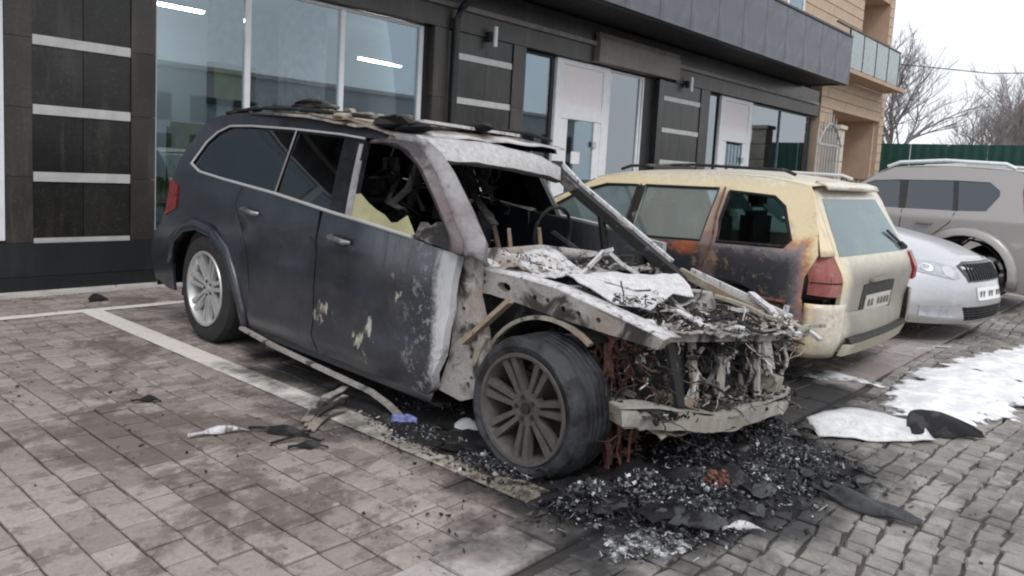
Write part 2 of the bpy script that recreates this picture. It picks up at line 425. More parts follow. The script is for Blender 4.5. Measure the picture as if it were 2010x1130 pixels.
B('frieze', m_gr1, -3, 21.2, F + .01, F + .25, 3.563, 3.865)
B('shutter_box', m_gr4, 10.8, 13.5, F - .10, F + .25, 3.24, 3.62); B('shutter_box', m_gr4, 10.8, 13.5, F - .07, F + .005, 3.625, 3.72); 
def pilaster(a, b, m=m_gr2):
    z = .473
    for z1 in (1.07, 1.68, 2.29, 3.21):
        B('granite_tile', m, a + .002, b - .002, F, F + .22, z, z1 - .004); z = z1
def bands(a, b, cols):
    B('panel_backing', m_dark, a, b, F + .06, F + .3, .47, 3.21)
    for i, z in enumerate(SZ):
        B('metal_band', m_alu, a + .004, b - .004, F + .005, F + .055, z - .043, z + .043)
        z1 = (SZ + [3.25])[i + 1] - .047
        for j in range(cols):
            x0 = lerp(a, b, j / cols); x1 = lerp(a, b, (j + 1) / cols)
            B('granite_tile', m_gr1, x0 + .003, x1 - .003, F + .018, F + .057, z + .047, min(z1, 3.205))
pilaster(2.09, 2.31); bands(2.31, 3.17, 2); pilaster(3.17, 3.41)
pilaster(7.13, 7.40); pilaster(7.52, 7.60, m_gr1); bands(7.60, 8.72, 2); pilaster(8.74, 9.03)
pilaster(12.95, 13.14, m_gr1); bands(13.15, 14.6, 2); pilaster(14.62, 15.0)
B('granite_tile', m_gr1, 7.40, 7.52, F + .05, F + .2, .47, 3.2)
for (a, b) in ((7.05, 7.13), (12.62, 12.95)): B('window_reveal', m_dark, a, b, F + .12, F + .26, .47, 3.21)
def window(a, b, mull, z0=.50, z1=3.2, gl=m_winglass, fr=m_white, wd=.06, v=F + .16):
    e = bpy.data.objects.new('window', None); C.objects.link(e); e.parent = bld; e.location = (0, 0, 0)
    for x in [a + wd / 2] + mull + [b - wd / 2]: B('frame', fr, x - wd / 2, x + wd / 2, v - .03, v + .03, z0, z1, e)
    B('frame', fr, a + wd, b - wd, v - .025, v + .025, z0, z0 + wd, e); B('frame', fr, a + wd, b - wd, v - .025, v + .025, z1 - .035, z1, e)
    xs = [a] + mull + [b]
    for x0, x1 in zip(xs, xs[1:]): B('pane', gl, x0 + wd / 2 + .002, x1 - wd / 2 - .002, v - .004, v + .004, z0 + wd, z1 - .036, e)
    return e
window(-3, 2.085, [-.9, .6], wd=.10, v=F + .03)
window(3.41, 7.05, [4.48, 5.74], wd=.065)
window(9.03, 9.87, [], wd=.035, fr=m_dark); window(11.47, 12.62, [12.5], wd=.05, gl=m_darkglass); window(15.02, 15.68, [], wd=.03, fr=m_dark, gl=m_darkglass)
window(17.35, 21.1, [19.0], wd=.05, fr=simple('teal_frame', (.10, .15, .17), .5), gl=m_darkglass)
m_paper = simple('white_film', (.80, .76, .76), .6, var=.03)
def door(a, b, note):
    e = bpy.data.objects.new('door', None); C.objects.link(e); e.parent = bld
    v = F + .12; w_ = .17
    for x in (a, b - w_): B('frame', m_white, x, x + w_, v - .03, v + .03, .47, 3.2, e)
    B('frame', m_white, a + w_, b - w_, v - .03, v + .03, 3.12, 3.2, e); B('frame', m_white, a + w_, b - w_, v - .03, v + .03, 2.25, 2.44, e)
    B('pane', m_paper, a + w_, b - w_, v - .004, v + .004, 2.44, 3.12, e)
    for x in (a + w_, b - w_ - .2): B('stile', m_white, x + .003, x + .197, v - .02, v + .02, .50, 2.245, e)
    B('rail', m_white, a + w_ + .2, b - w_ - .2, v - .02, v + .02, .50, .75, e)
    B('pane', m_winglass, a + w_ + .2, b - w_ - .2, v - .004, v + .004, .75, 2.245, e)
    B('lock_plate', m_alu, b - w_ - .24, b - w_ - .14, v - .05, v - .021, 1.82, 1.92, e); B('notice', m_paper, note, note + .24, v - .012, v - .005, 1.52, 1.72, e)
door(9.92, 11.42, 10.45); door(15.72, 17.3, 16.3)
MB().box(-.05, .05, -.02, .02, -.05, .05)
# drainpipe, wall lamps
dp = MB().tube([(7.46, F - .07, .05), (7.46, F - .07, 3.35), (7.50, F - .12, 3.5), (7.62, F - .5, 3.8)], .05, 10).build('drainpipe', m_dark, None, 40)
tag(dp, 'black drainpipe running down the granite wall right of the large window', 'drainpipe')
for i, x in enumerate((8.17, 13.93)):
    t = thing('wall_lamp', ('slim white wall lamp on the granite left of the nearer white door', 'slim white wall lamp on the granite left of the farther white door')[i], 'wall lamp', (x, F - .002, 3.22), group='lamps on the granite wall')
    MB().box(-.05, .02, -.07, 0, -.07, .07).build('bracket', m_dark, t, bevel=.008)
    MB().tube([(.03, -.11, -.14), (.03, -.11, .14)], [.032, .032], 12).build('shade', m_white, t, 40)
# overhanging fascia and soffit
for i in range(23):
    x = -3 + i; B('fascia_panel', m_fascia, x + .006, x + .994, 6.6, 6.64, 3.87, 4.99)
B('fascia_frame', m_dark, -3, 20, 6.655, 6.72, 3.85, 5.0); B('fascia_cap', m_dark, -3, 20.03, 6.58, 6.75, 5.003, 5.05)
B('fascia_end', m_fascia, 20.002, 20.04, 6.6, 7.66, 3.87, 4.99)
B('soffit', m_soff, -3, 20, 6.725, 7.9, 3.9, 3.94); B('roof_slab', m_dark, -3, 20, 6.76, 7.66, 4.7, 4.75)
# rooms behind the glass
B('room_floor', m_gr4, -3, 21, F + .35, 12, .30, .45); B('room_ceiling', m_room, -3, 21, F + .36, 12, 3.42, 3.5)
B('room_back_wall', m_room, -3, 21, 11.5, 11.6, .45, 3.42); B('partition', m_room, 8.4, 8.5, F + .36, 11.5, .45, 3.42); B('partition', m_room, 14.8, 14.9, F + .36, 11.5, .45, 3.42)
B('partition', m_room, 3.3, 5.1, 9.9, 10.0, .45, 3.42); B('partition', simple('green_grey_partition', (.42, .48, .46), .8), 5.1, 6.6, 9.92, 10.0, .45, 3.42)
B('counter', m_dark, 6.9, 8.2, 9.0, 9.5, .45, 1.5); B('shelf', simple('shelf_teal', (.10, .17, .17), .6), 7.2, 8.38, 10.6, 11.0, .45, 2.5)
B('end_wall', m_room, 21.0, 21.1, F + .36, 11.5, .45, 3.42)
B('column', simple('room_column', (.55, .52, .55), .8), 6.05, 6.5, 9.2, 9.7, .45, 3.42)
m_tube = lampmat('tube_light', (.95, .97, 1), 34)
for i, (x, y, rz) in enumerate(((4.14, 9.0, .0), (7.32, 9.0, .1))):
    t = thing('ceiling_light', ('long ceiling tube light seen through the left pane', 'short ceiling tube light seen through the right pane near the drainpipe', 'tube light turned crosswise on the shop ceiling behind the middle pane')[i], 'ceiling light', (x, y, (3.06, 2.84, 3.3)[i]), rz, 'ceiling lights inside the shop')
    MB().box(-.45, .45, -.04, .04, .0, .04).build('housing', m_white, t); MB().box(-.43, .43, -.025, .025, -.03, -.001).build('tube', m_tube, t)
t = thing('wall_picture', 'green framed picture on the pale wall inside the shop', 'picture', (5.44, 9.885, 2.31), R(90)); 
MB().box(-.03, .03, -.35, .35, -.28, .28).build('frame', m_dark, t); MB().box(-.036, -.031, -.27, .27, -.2, .2).build('print', simple('green_print', (.22, .27, .05), .5), t)
# olive armchair in the window
t = thing('armchair', 'olive green armchair standing inside behind the window by the granite pillar', 'armchair', (4.12, 8.9, .45), R(200))
m_ol = simple('olive_fabric', (.20, .24, .07), .8)
MB().box(-.32, .32, -.30, .30, .28, .45).build('seat', m_ol, t, bevel=.05, smooth=50); MB().box(-.32, .32, .22, .36, .35, 1.25).build('backrest', m_ol, t, bevel=.06, smooth=50)
for s in (-1, 1): MB().box(s * .36 - .05, s * .36 + .05, -.3, .3, .3, .62).build('armrest', m_ol, t, bevel=.03, smooth=50)
for a in (-1, 1):
    for b_ in (-1, 1): MB().tube([(a * .28, b_ * .25, 0), (a * .26, b_ * .22, .29)], .02, 8).build('leg', m_dark, t)

# ------------------------------------------------------------------ the beige block beyond it
apt = thing('apartment_block', 'beige stone apartment building with a deep porch and loggias beyond the dark shopfront', 'building', (22, 7.7, 0))
def Ap(n, m, *a, **k): return B(n, m, *a, par=apt, **k)
def courses(x0, x1, y0, y1, z0, z1, hh=.28, L=.95, m=m_beige):
    z = z0; r = 0
    Ap('wall_core', m_beige2, x0 + .015, x1 - .015, y0 + .02, y1, z0, z1)
    while z < z1 - .02:
        zt = min(z + hh, z1); x = x0 - (L / 2 if r % 2 else 0)
        while x < x1:
            a, b = max(x, x0), min(x + L, x1)
            if b - a > .04: Ap('stone_block', m, a + .008, b - .008, y0 - random.random() * .006, y0 + .019, z + .012, zt - .012)
            x += L
        z = zt; r += 1
courses(21.2, 22.15, F - .02, F + .6, 0, 3.48); courses(26.35, 26.8, F - .02, F + 6, 0, 8.6, L=.5)
courses(21.2, 26.35, F - .02, F + .6, 3.48, 4.35, .29)
Ap('porch_soffit', m_beige2, 22.15, 26.35, F + .6, F + 2, 3.48, 3.6); courses(22.15, 26.35, F + 1.9, F + 2.1, 0, 3.48)
courses(26.2, 26.34, F + .1, F + 1.9, 0, 3.48)
Ap('balcony_slab', m_beige2, 20.06, 26.3, 7.0, F - .03, 4.36, 4.46)
courses(12.5, 23.9, F - .02, F + .5, 5.05, 8.6)
Ap('wall', m_beige2, -3, 12.5, F, F + .5, 4.2, 8.6); Ap('wall', m_beige2, 12.5, 21.2, F + .06, F + .5, 4.2, 5.05); Ap('wall', m_beige2, 21.2, 23.9, F + .05, F + .5, 4.36, 5.05)
Ap('loggia_back', simple('loggia_wall', (.30, .20, .15), .85), 23.9, 26.35, F + 1.3, F + 1.5, 4.36, 8.6); Ap('loggia_soffit', m_beige2, 23.9, 26.35, F, F + 1.3, 7.1, 7.3)
Ap('facade_end', m_beige2, 26.8, 26.85, F + .1, F + 9, 0, 8.6)
for x in (16.6, 18.4):
    e = bpy.data.objects.new('window', None); C.objects.link(e); e.parent = apt
    for a, b_, c_, d_ in ((x - .02, x + .06, 5.55, 7.2), (x + .94, x + 1.02, 5.55, 7.2), (x + .06, x + .94, 5.55, 5.63)): B('frame', m_white, a, b_, F - .06, F - .028, c_, d_, e)
    B('pane', m_winglass, x + .06, x + .94, F - .045, F - .04, 5.63, 7.2, e)
m_green_gl = glass('balcony_glass', (.55, .62, .58), .08, .22, .5, (.42, .46, .40), .15)
for i in range(4): Ap('balcony_glass', m_green_gl, 21.1 + i * 1.1, 22.16 + i * 1.1, 7.0, 7.015, 4.48, 5.42)
Ap('balcony_rail', m_dark, 20.06, 25.5, 6.98, 7.03, 5.43, 5.47)
for i in range(5): Ap('balcony_post', m_dark, 21.06 + i * 1.1, 21.09 + i * 1.1, 6.99, 7.03, 4.47, 5.43)

# gate pillar, ornate gate and railing before the porch
m_gate = simple('gate_white', (.40, .40, .39), .5, var=.1); m_stone = simple('pale_stone', (.60, .54, .46), .8, var=.12, sc=6, bump=.2)
t = thing('gate_pillar', 'pale stone pillar standing beside the white ornate gate', 'pillar', (20.2, 6.9, 0))
for i in range(7): MB().box(-.22, .22, -.2, .2, i * .4 + .006, i * .4 + .394).build('stone_block', m_stone, t, bevel=.01)
MB().box(-.26, .26, -.25, .25, 2.8, 2.9).build('cap', m_stone, t, bevel=.01)
t = thing('metal_gate', 'white ornate metal gate with spear tops before the stone pillar', 'gate', (18.3, 6.6, 0), 0)
for k in range(9): MB().tube([(k * .19, 0, .1), (k * .19, 0, 2.55 + .45 * math.sin(math.pi * k / 8)), (k * .19, 0, 2.7 + .45 * math.sin(math.pi * k / 8))], [.018, .018, .002], 6).build('bar', m_gate, t)
for z in (.25, 1.45, 2.35): MB().box(-.05, 1.6, -.02, .02, z - .025, z + .025).build('rail', m_gate, t)
for s in (0, 1):
    pts = [(s * 1.52 + (.75 - s * 1.5) * q, -.03, 2.35 + .5 * math.sin(q * math.pi / 2)) for q in [i / 8 for i in range(9)]]
    MB().tube(pts, .02, 6).build('scroll', m_gate, t)
for cx in (.38, 1.14): MB().tube([(cx + .16 * math.cos(a_ * .5), -.03, .85 + .16 * math.sin(a_ * .5)) for a_ in range(14)], .014, 6).build('scroll', m_gate, t)
t = thing('iron_railing', 'thin black iron railing running from the stone pillar to the porch', 'railing', (20.5, 6.7, 0), 0)
for z in (.2, 1.05, 1.6): MB().box(0, 4.2, -.015, .015, z - .015, z + .015).build('rail', m_dark, t)
for k in range(12): MB().tube([(k * .38, 0, .0), (k * .38, 0, 1.62)], .012, 6).build('bar', m_dark, t)

# ------------------------------------------------------------------ green fence, house and bare trees behind
m_fence = simple('fence_green', (.012, .062, .048), .55, .2, var=.18, sc=3)
t = thing('metal_fence', 'tall dark green corrugated metal fence behind the parked cars', 'fence', (30, 3, 0), R(90))
me_s = None
for i in range(9):
    if me_s is None:
        V, Fc = [], []; n = 16
        for k in range(n + 1):
            x = k * 1.15 / n; y = (0, .012, .012, 0)[k % 4]
            V += [(x, y, 0), (x, y, 3.02), (x, y + .004, 0), (x, y + .004, 3.02)]
        for k in range(n):
            a = k * 4; Fc += [(a, a + 4, a + 5, a + 1), (a + 2, a + 3, a + 7, a + 6), (a + 1, a + 5, a + 7, a + 3)]
        me_s = bpy.data.meshes.new('sheet'); me_s.from_pydata(V, [], Fc)
    o = link('sheet', me_s, m_fence, t); o.location = (-1.2 + i * 1.16, 0, random.gauss(0, .01))
for i in range(5): MB().box(-1.22 + i * 2.32, -1.16 + i * 2.32, -.1, -.04, 0, 2.95).build('post', m_dark, t)
m_brick = simple('red_brick', (.30, .12, .09), .9, var=.15, sc=4); m_tile = simple('roof_tile', (.20, .085, .065), .8, var=.2, sc=3)
t = thing('brick_house', 'low red brick house with pitched roof behind the green fence', 'house', (52, 3, 0), R(-6))
MB().box(-4, 4, -5, 4.2, 0, 4.9).build('wall', m_brick, t)
MB().add([(-4.4, -5.4, 4.85), (4.4, -5.4, 4.85), (4.4, 4.6, 4.85), (-4.4, 4.6, 4.85), (0, -5.2, 7.6), (0, 4.4, 7.6)], [(0, 1, 4), (2, 3, 5), (1, 2, 5, 4), (3, 0, 4, 5), (0, 3, 2, 1)]).build('roof', m_tile, t)
for y in (-3.5, -1, 1.8): MB().box(-4.05, -3.99, y - .5, y + .5, 2.4, 4.0).build('window', m_darkglass, t)
m_bark = simple('bark', (.23, .215, .215), .9, var=.2, sc=3)  # paled: the haze of the bright sky is put into the colour
def tree(x, y, h, seed, label):
    rnd = random.Random(seed); t = thing('bare_tree', label, 'tree', (x, y, 0), 0, 'bare winter trees behind the fence')
    trunk = MB(); crown = MB()
    def grow(p, d, L, r, lv):
        mb = trunk if lv == 0 else crown; n = 4 if lv < 3 else 3; pts = [p]; q = p
        for i in range(n):
            d = (d + Vector((rnd.gauss(0, .13), rnd.gauss(0, .13), rnd.gauss(.03, .08)))).normalized(); q = q + d * L / n; pts.append(q)
        mb.tube(pts, [lerp(r, r * .5, i / n) for i in range(n + 1)], 7 if lv < 2 else 3, cap=False)
        if lv >= 5: return
        for k in range((5, 5, 5, 4, 4)[lv]):
            i = rnd.randint(1 if lv else 2, n); a = rnd.uniform(0, 6.28); sp = rnd.uniform(.45, 1.0)
            nd = (d + Vector((math.cos(a), math.sin(a), rnd.uniform(-.1, .5))) * sp).normalized()
            grow(pts[i], nd, L * rnd.uniform(.55, .8), r * .5, lv + 1)
    grow(Vector((0, 0, 0)), Vector((0, 0, 1)), h * .36, h * .02, 0)
    trunk.build('trunk', m_bark, t, 50); crown.build('crown', m_bark, t)
tree(37, 9.8, 10, 3, 'bare tree rising beside the corner of the beige building'); tree(40, 5.4, 8.5, 11, 'bare tree with a broad twiggy crown at the right behind the fence')
tree(46, 8.4, 9, 23, 'thinner bare tree farther back between the two others'); tree(43, 7.2, 7.5, 31, 'low bare tree behind the middle of the green fence')
wire = MB().tube([(26.9, 9, 5.6), (33, 6, 5.75), (44, 1.5, 7.0)], .018, 5).build('overhead_wire', m_dark, None); tag(wire, 'thin overhead wire crossing the white sky at upper right', 'wire')

# the street side opposite, which the shop windows and paintwork mirror
m_opp = simple('opposite_render', (.46, .46, .47), .85, var=.12, sc=.4); m_opp2 = simple('opposite_band', (.52, .50, .47), .8)
ob = thing('facing_building', 'long grey rendered building facing the shop across the street, mirrored in the panes', 'building', (5, -34, 0))
MB().box(-22, 62, -8, 0, 0, 7.0).build('wall', m_opp, ob); MB().box(-22.2, 62.2, -8.2, .25, 7.0, 7.3).build('roof', m_opp2, ob)
me_w = None
for fl in range(2):
    for k in range(27):
        if me_w is None: o = MB().box(-.9, .9, -.02, .06, 0, 1.7).build('window', m_dark, ob); me_w = o.data
        else: o = link('window', me_w, None, ob)
        o.location = (-20 + k * 3.1, .02, 1 + fl * 2.6)

def spline(pts, n=5):
    out = []
    for i in range(len(pts) - 1):
        p0 = Vector(pts[max(i - 1, 0)]); p1 = Vector(pts[i]); p2 = Vector(pts[i + 1]); p3 = Vector(pts[min(i + 2, len(pts) - 1)])
        for k in range(n):
            t = k / n; out.append(tuple(.5 * ((2 * p1) + (p2 - p0) * t + (2 * p0 - 5 * p1 + 4 * p2 - p3) * t * t + (3 * p1 - p0 - 3 * p2 + p3) * t ** 3)))
    return out + [tuple(pts[-1])]
# ------------------------------------------------------------------ wheels
m_tyre = simple('tyre_rubber', (.020, .020, .021), .75, bump=.3, sc=14)
m_tyre_b = ash('tyre_burnt', (.045, .048, .055), (.010, .010, .012), (.02, .018, .016), .3, 7, .5, .55)
m_rim = simple('rim_silver', (.56, .56, .56), .35, .55, var=.08)
m_rim_b = ash('rim_sooty', (.115, .108, .10), (.07, .066, .062), (.09, .082, .075), .3, 4, .45, .7, .15)
m_blk = simple('black_plastic', (.018, .018, .019), .55, var=.2)
m_disc = simple('brake_disc', (.09, .07, .06), .6, .4)
def wheel(parent, x, y, z, Rt, Rr, wd, nsp, mt, mr, side=-1, flat=0.0, double=True, rot=0.0, name='wheel'):
    hub = MB().lathe([(.05, .0), (.05, Rr * .62), (.07, Rr * .62), (.07, 0)], 28).build(name, m_disc, parent, 40)
    hub.location = (x, y, z)
    if side > 0: hub.rotation_euler = (0, 0, math.pi)
    h = wd / 2
    pr = [(-h + .012, Rr * .985), (-h + .002, Rr * 1.05), (-h - .004, Rr + (Rt - Rr) * .45), (-h + .012, Rt * .955), (-h + .045, Rt * .995)]
    for k in range(5):      # tread grooves
        a0 = -h + .05 + k * (wd - .1) / 5; a1 = a0 + (wd - .1) / 5
        pr += [(a0 + .006, Rt), (a1 - .008, Rt), (a1 - .006, Rt - .009), (a1, Rt - .009)]
    pr += [(h - .045, Rt * .995), (h - .012, Rt * .955), (h + .004, Rr + (Rt - Rr) * .45), (h - .012, Rr * .985)]
    ty = MB().lathe(pr, 64, close=True).build('tyre', mt, hub, 30)
    if flat:
        for v in ty.data.vertices:
            if v.co.z < -Rt + flat * 1.6 and v.co.z < 0:
                k = (-(v.co.z) - (Rt - flat * 1.6)); v.co.z += k * .62; v.co.y *= 1.0 + .5 * k
            n_ = noise.noise_vector(v.co * 9) * .008; v.co += n_
    rm = MB().lathe([(-h + .004, Rr * 1.0), (-h - .004, Rr * .985), (-h - .002, Rr * .93), (-h + .02, Rr * .90), (-h + .05, Rr * .86), (h - .03, Rr * .84), (h, Rr * .97), (h - .004, Rr), (h - .035, Rr * .9), (-h + .06, Rr * .9), (-h + .03, Rr * .95)], 56, close=True)
    rm.lathe([(-h + .045, 0), (-h + .035, .035), (-h + .03, .055), (-h + .035, .08), (-h + .07, .085), (-h + .07, 0)], 28)
    for k in range(nsp):
        t = rot + 2 * math.pi * k / nsp
        for s in ((-1, 1) if double else (0,)):
            a0, a1 = t + s * .26, t + s * .125
            u = Vector((math.cos(t + s * .17), 0, math.sin(t + s * .17)))
            p0 = Vector((math.cos(a0), 0, math.sin(a0))) * .055; p1 = Vector((math.cos(a1), 0, math.sin(a1))) * Rr * .93
            d = (p1 - p0).normalized(); q = Vector((-d.z, 0, d.x)); w0, w1 = (.013, .020) if double else (.022, .03)
            y0, y1, dy = -h + .034, -h + .010, .035
            rm.hexa([p0 - q * w0 + Vector((0, y0 + dy, 0)), p0 + q * w0 + Vector((0, y0 + dy, 0)), p1 + q * w1 + Vector((0, y1 + dy, 0)), p1 - q * w1 + Vector((0, y1 + dy, 0)),
                     p0 - q * w0 * .7 + Vector((0, y0, 0)), p0 + q * w0 * .7 + Vector((0, y0, 0)), p1 + q * w1 * .8 + Vector((0, y1, 0)), p1 - q * w1 * .8 + Vector((0, y1, 0))])
    ri = rm.build('rim', mr, hub, 35)
    for k in range(5):
        t = 2 * math.pi * (k + .5) / 5; x_, z_ = .052 * math.cos(t), .052 * math.sin(t)
        MB().lathe([(-h + .027, 0), (-h + .027, .0115), (-h + .045, .0115)], 10, c=(x_, 0, z_)).build('wheel_bolt', m_blk, hub)
    MB().lathe([(-h + .026, 0), (-h + .026, .024), (-h + .045, .026)], 16).build('hub_cap', m_blk if mr is m_rim_b else mr, hub, 40)
    return hub

# ------------------------------------------------------------------ the burnt-out dark SUV
SUVX, SUVY, SUVR = 3.503, 2.017, R(-92)
suv = thing('burnt_suv', 'dark grey large SUV with its whole front end burnt down to bare metal', 'car', (SUVX, SUVY, 0), SUVR)
def belt(x): return 0.98 + (-x - .95) * .118
def ys(x, z, s=-1):
    t = z - belt(x)
    if t > 0: return s * (.93 - .42 * t - .12 * t * t)
    lo = max(0, .55 - z); return s * (.93 + .02 * min(1, -t / .15) - .25 * lo * lo)
def sfn(s=-1, off=0.0):
    def f(x, z, d): y = ys(x, z, s); return (x, y + s * off - s * d, z)
    return f
# paint: dusty slate, burnt to pale ash toward the nose, flaked patches low on the doors
g = G('suv_paint'); P = g.obj(); s3 = g.sep(P); n = g.noise(3.5, 7, P, .65, .4); nf = g.noise(40, 5, P, .7)
c = g.mix(g.ss(n, .35, .7), (.017, .020, .027), (.038, .043, .056))
c = g.mix(g.math('MULTIPLY', g.ss(nf, .52, .75), .22), c, (.10, .10, .11))
low = g.math('MULTIPLY', g.ss(g.math('ADD', s3[2], g.math('MULTIPLY', n, .3)), .62, .42), .25); c = g.mix(low, c, (.075, .075, .08))
fx = g.math('ADD', s3[0], g.math('MULTIPLY_ADD', g.noise(7, 6, P, .7), .34, -.17))
sp = g.math('MULTIPLY', g.ss(g.noise(17, 6, P, .75), .53, .62), g.ss(fx, -1.02, -.66)); c = g.mix(sp, c, (.30, .30, .31))
c = g.mix(g.ss(g.math('ADD', s3[0], g.math('MULTIPLY_ADD', nf, .10, -.05)), -.675, -.60), c, (.60, .60, .62))
hi = g.math('MULTIPLY', g.ss(s3[0], -1.35, -1.0), g.ss(s3[2], .70, .86)); c = g.mix(g.math('MULTIPLY', hi, .45), c, (.20, .21, .23))
# flaked patches: filler showing in ragged blots
def blot(cx, cz, r, sq=1.0):
    a = g.math('MULTIPLY', g.math('SUBTRACT', s3[0], cx), sq); b_ = g.math('SUBTRACT', s3[2], cz)
    d = g.math('SQRT', g.math('ADD', g.math('MULTIPLY', a, a), g.math('MULTIPLY', b_, b_)))
    return g.ss(g.math('ADD', d, g.math('MULTIPLY_ADD', g.noise(16, 5, g.scl(P, (1.6, 1, .7)), .7), .32, -.16)), r, r - .022)
rb = g.math('MULTIPLY', g.ss(g.noise(11, 7, P, .8, .6), .54, .60), g.math('MULTIPLY', g.ss(s3[0], -1.9, -.8), g.ss(s3[2], .95, .3))); c = g.mix(g.math('MULTIPLY', rb, .6), c, (.10, .062, .045))
run = g.noise(9, 6, g.scl(P, (2.2, 1, .22)), .75); c = g.mix(g.math('MULTIPLY', g.ss(run, .55, .64), .45), c, (.009, .010, .013))
bl = blot(-1.66, .43, .022); 
for q in ((-1.60, .50, .02), (-1.54, .47, .01), (-1.16, .45, .03), (-1.25, .36, .036), (-1.18, .30, .015), (-.99, .77, .01), (-.93, .66, .01)): bl = g.math('MAXIMUM', bl, blot(*q))
c = g.mix(bl, c, g.ramp(g.noise(14, 3, P), (.35, (.22, .20, .12)), (.6, (.50, .50, .44))))
rgh = g.math('MULTIPLY_ADD', n, .3, .18); rgh = g.math('ADD', rgh, g.math('MULTIPLY', g.ss(fx, -1.3, -.8), .35))
m_suv = g.pbr(c, rgh, .15, g.bump(nf, .12, .003), Coat_Weight=.5, Coat_Roughness=.15)
g = G('suv_roof_paint'); P = g.obj(); s3 = g.sep(P); n = g.noise(4, 7, P, .7, .5); nf = g.noise(30, 6, P, .7)
c = g.mix(g.ss(n, .4, .65), (.035, .033, .034), (.10, .088, .085))
bz = g.math('MULTIPLY', g.ss(s3[0], -2.75, -2.3), g.ss(s3[0], -1.15, -1.45)); c = g.mix(g.math('MULTIPLY', bz, g.ss(g.noise(5, 6, P, .7), .42, .52)), c, g.ramp(nf, (.3, (.24, .19, .15)), (.7, (.50, .44, .38))))
c = g.mix(g.ss(g.math('ADD', s3[0], g.math('MULTIPLY_ADD', n, .3, -.15)), -1.32, -1.16), c, (.62, .61, .61))
m_suvroof = g.pbr(c, .6, .1, g.bump(nf, .5, .006))
m_pillar = ash('pillar_ash', (.34, .33, .34), (.07, .066, .07), (.17, .14, .145), .40, 3.5, .36)
m_pillar2 = ash('pillar_soot', (.20, .18, .185), (.05, .045, .048), (.13, .10, .105), .5, 3.5, .45)
m_ashw = ash('ash_white', (.70, .69, .70), (.07, .068, .07), (.36, .33, .30), .30, 5, .34, fine=.42)
m_bonnet = ash('bonnet_white', (.72, .71, .73), (.10, .10, .105), (.45, .43, .42), .25, 5, .26, fine=.34)
m_ashg = ash('ash_grey', (.42, .40, .385), (.035, .032, .03), (.27, .22, .18), .42, 5, .46)
m_ashb = ash('ash_beige', (.40, .375, .31), (.07, .063, .055), (.26, .20, .14), .45, 5, .38)
m_ashd = ash('ash_dark', (.20, .19, .18), (.012, .012, .013), (.10, .06, .045), .4, 6, .62)
m_soot = ash('soot', (.05, .048, .05), (.008, .008, .009), (.03, .02, .015), .3, 8, .6, .9)
m_rust = ash('rust', (.235, .10, .082), (.07, .03, .025), (.20, .085, .06), .5, 14, .45, .85)
m_tan = ash('tan_metal', (.36, .29, .21), (.06, .05, .04), (.24, .18, .12), .45, 6, .36)
m_chrome = simple('chrome_trim', (.62, .62, .62), .38, .5, var=.08, sc=2)
m_glassd = glass('tinted_glass', (.055, .06, .068), .02, .09, .06, (.10, .10, .10))
m_blkgl = simple('gloss_black', (.014, .015, .018), .25, var=.2)
m_glassb = glass('scorched_glass', (.5, .5, .35), .2, .05, .25, (.52, .50, .30), .55)

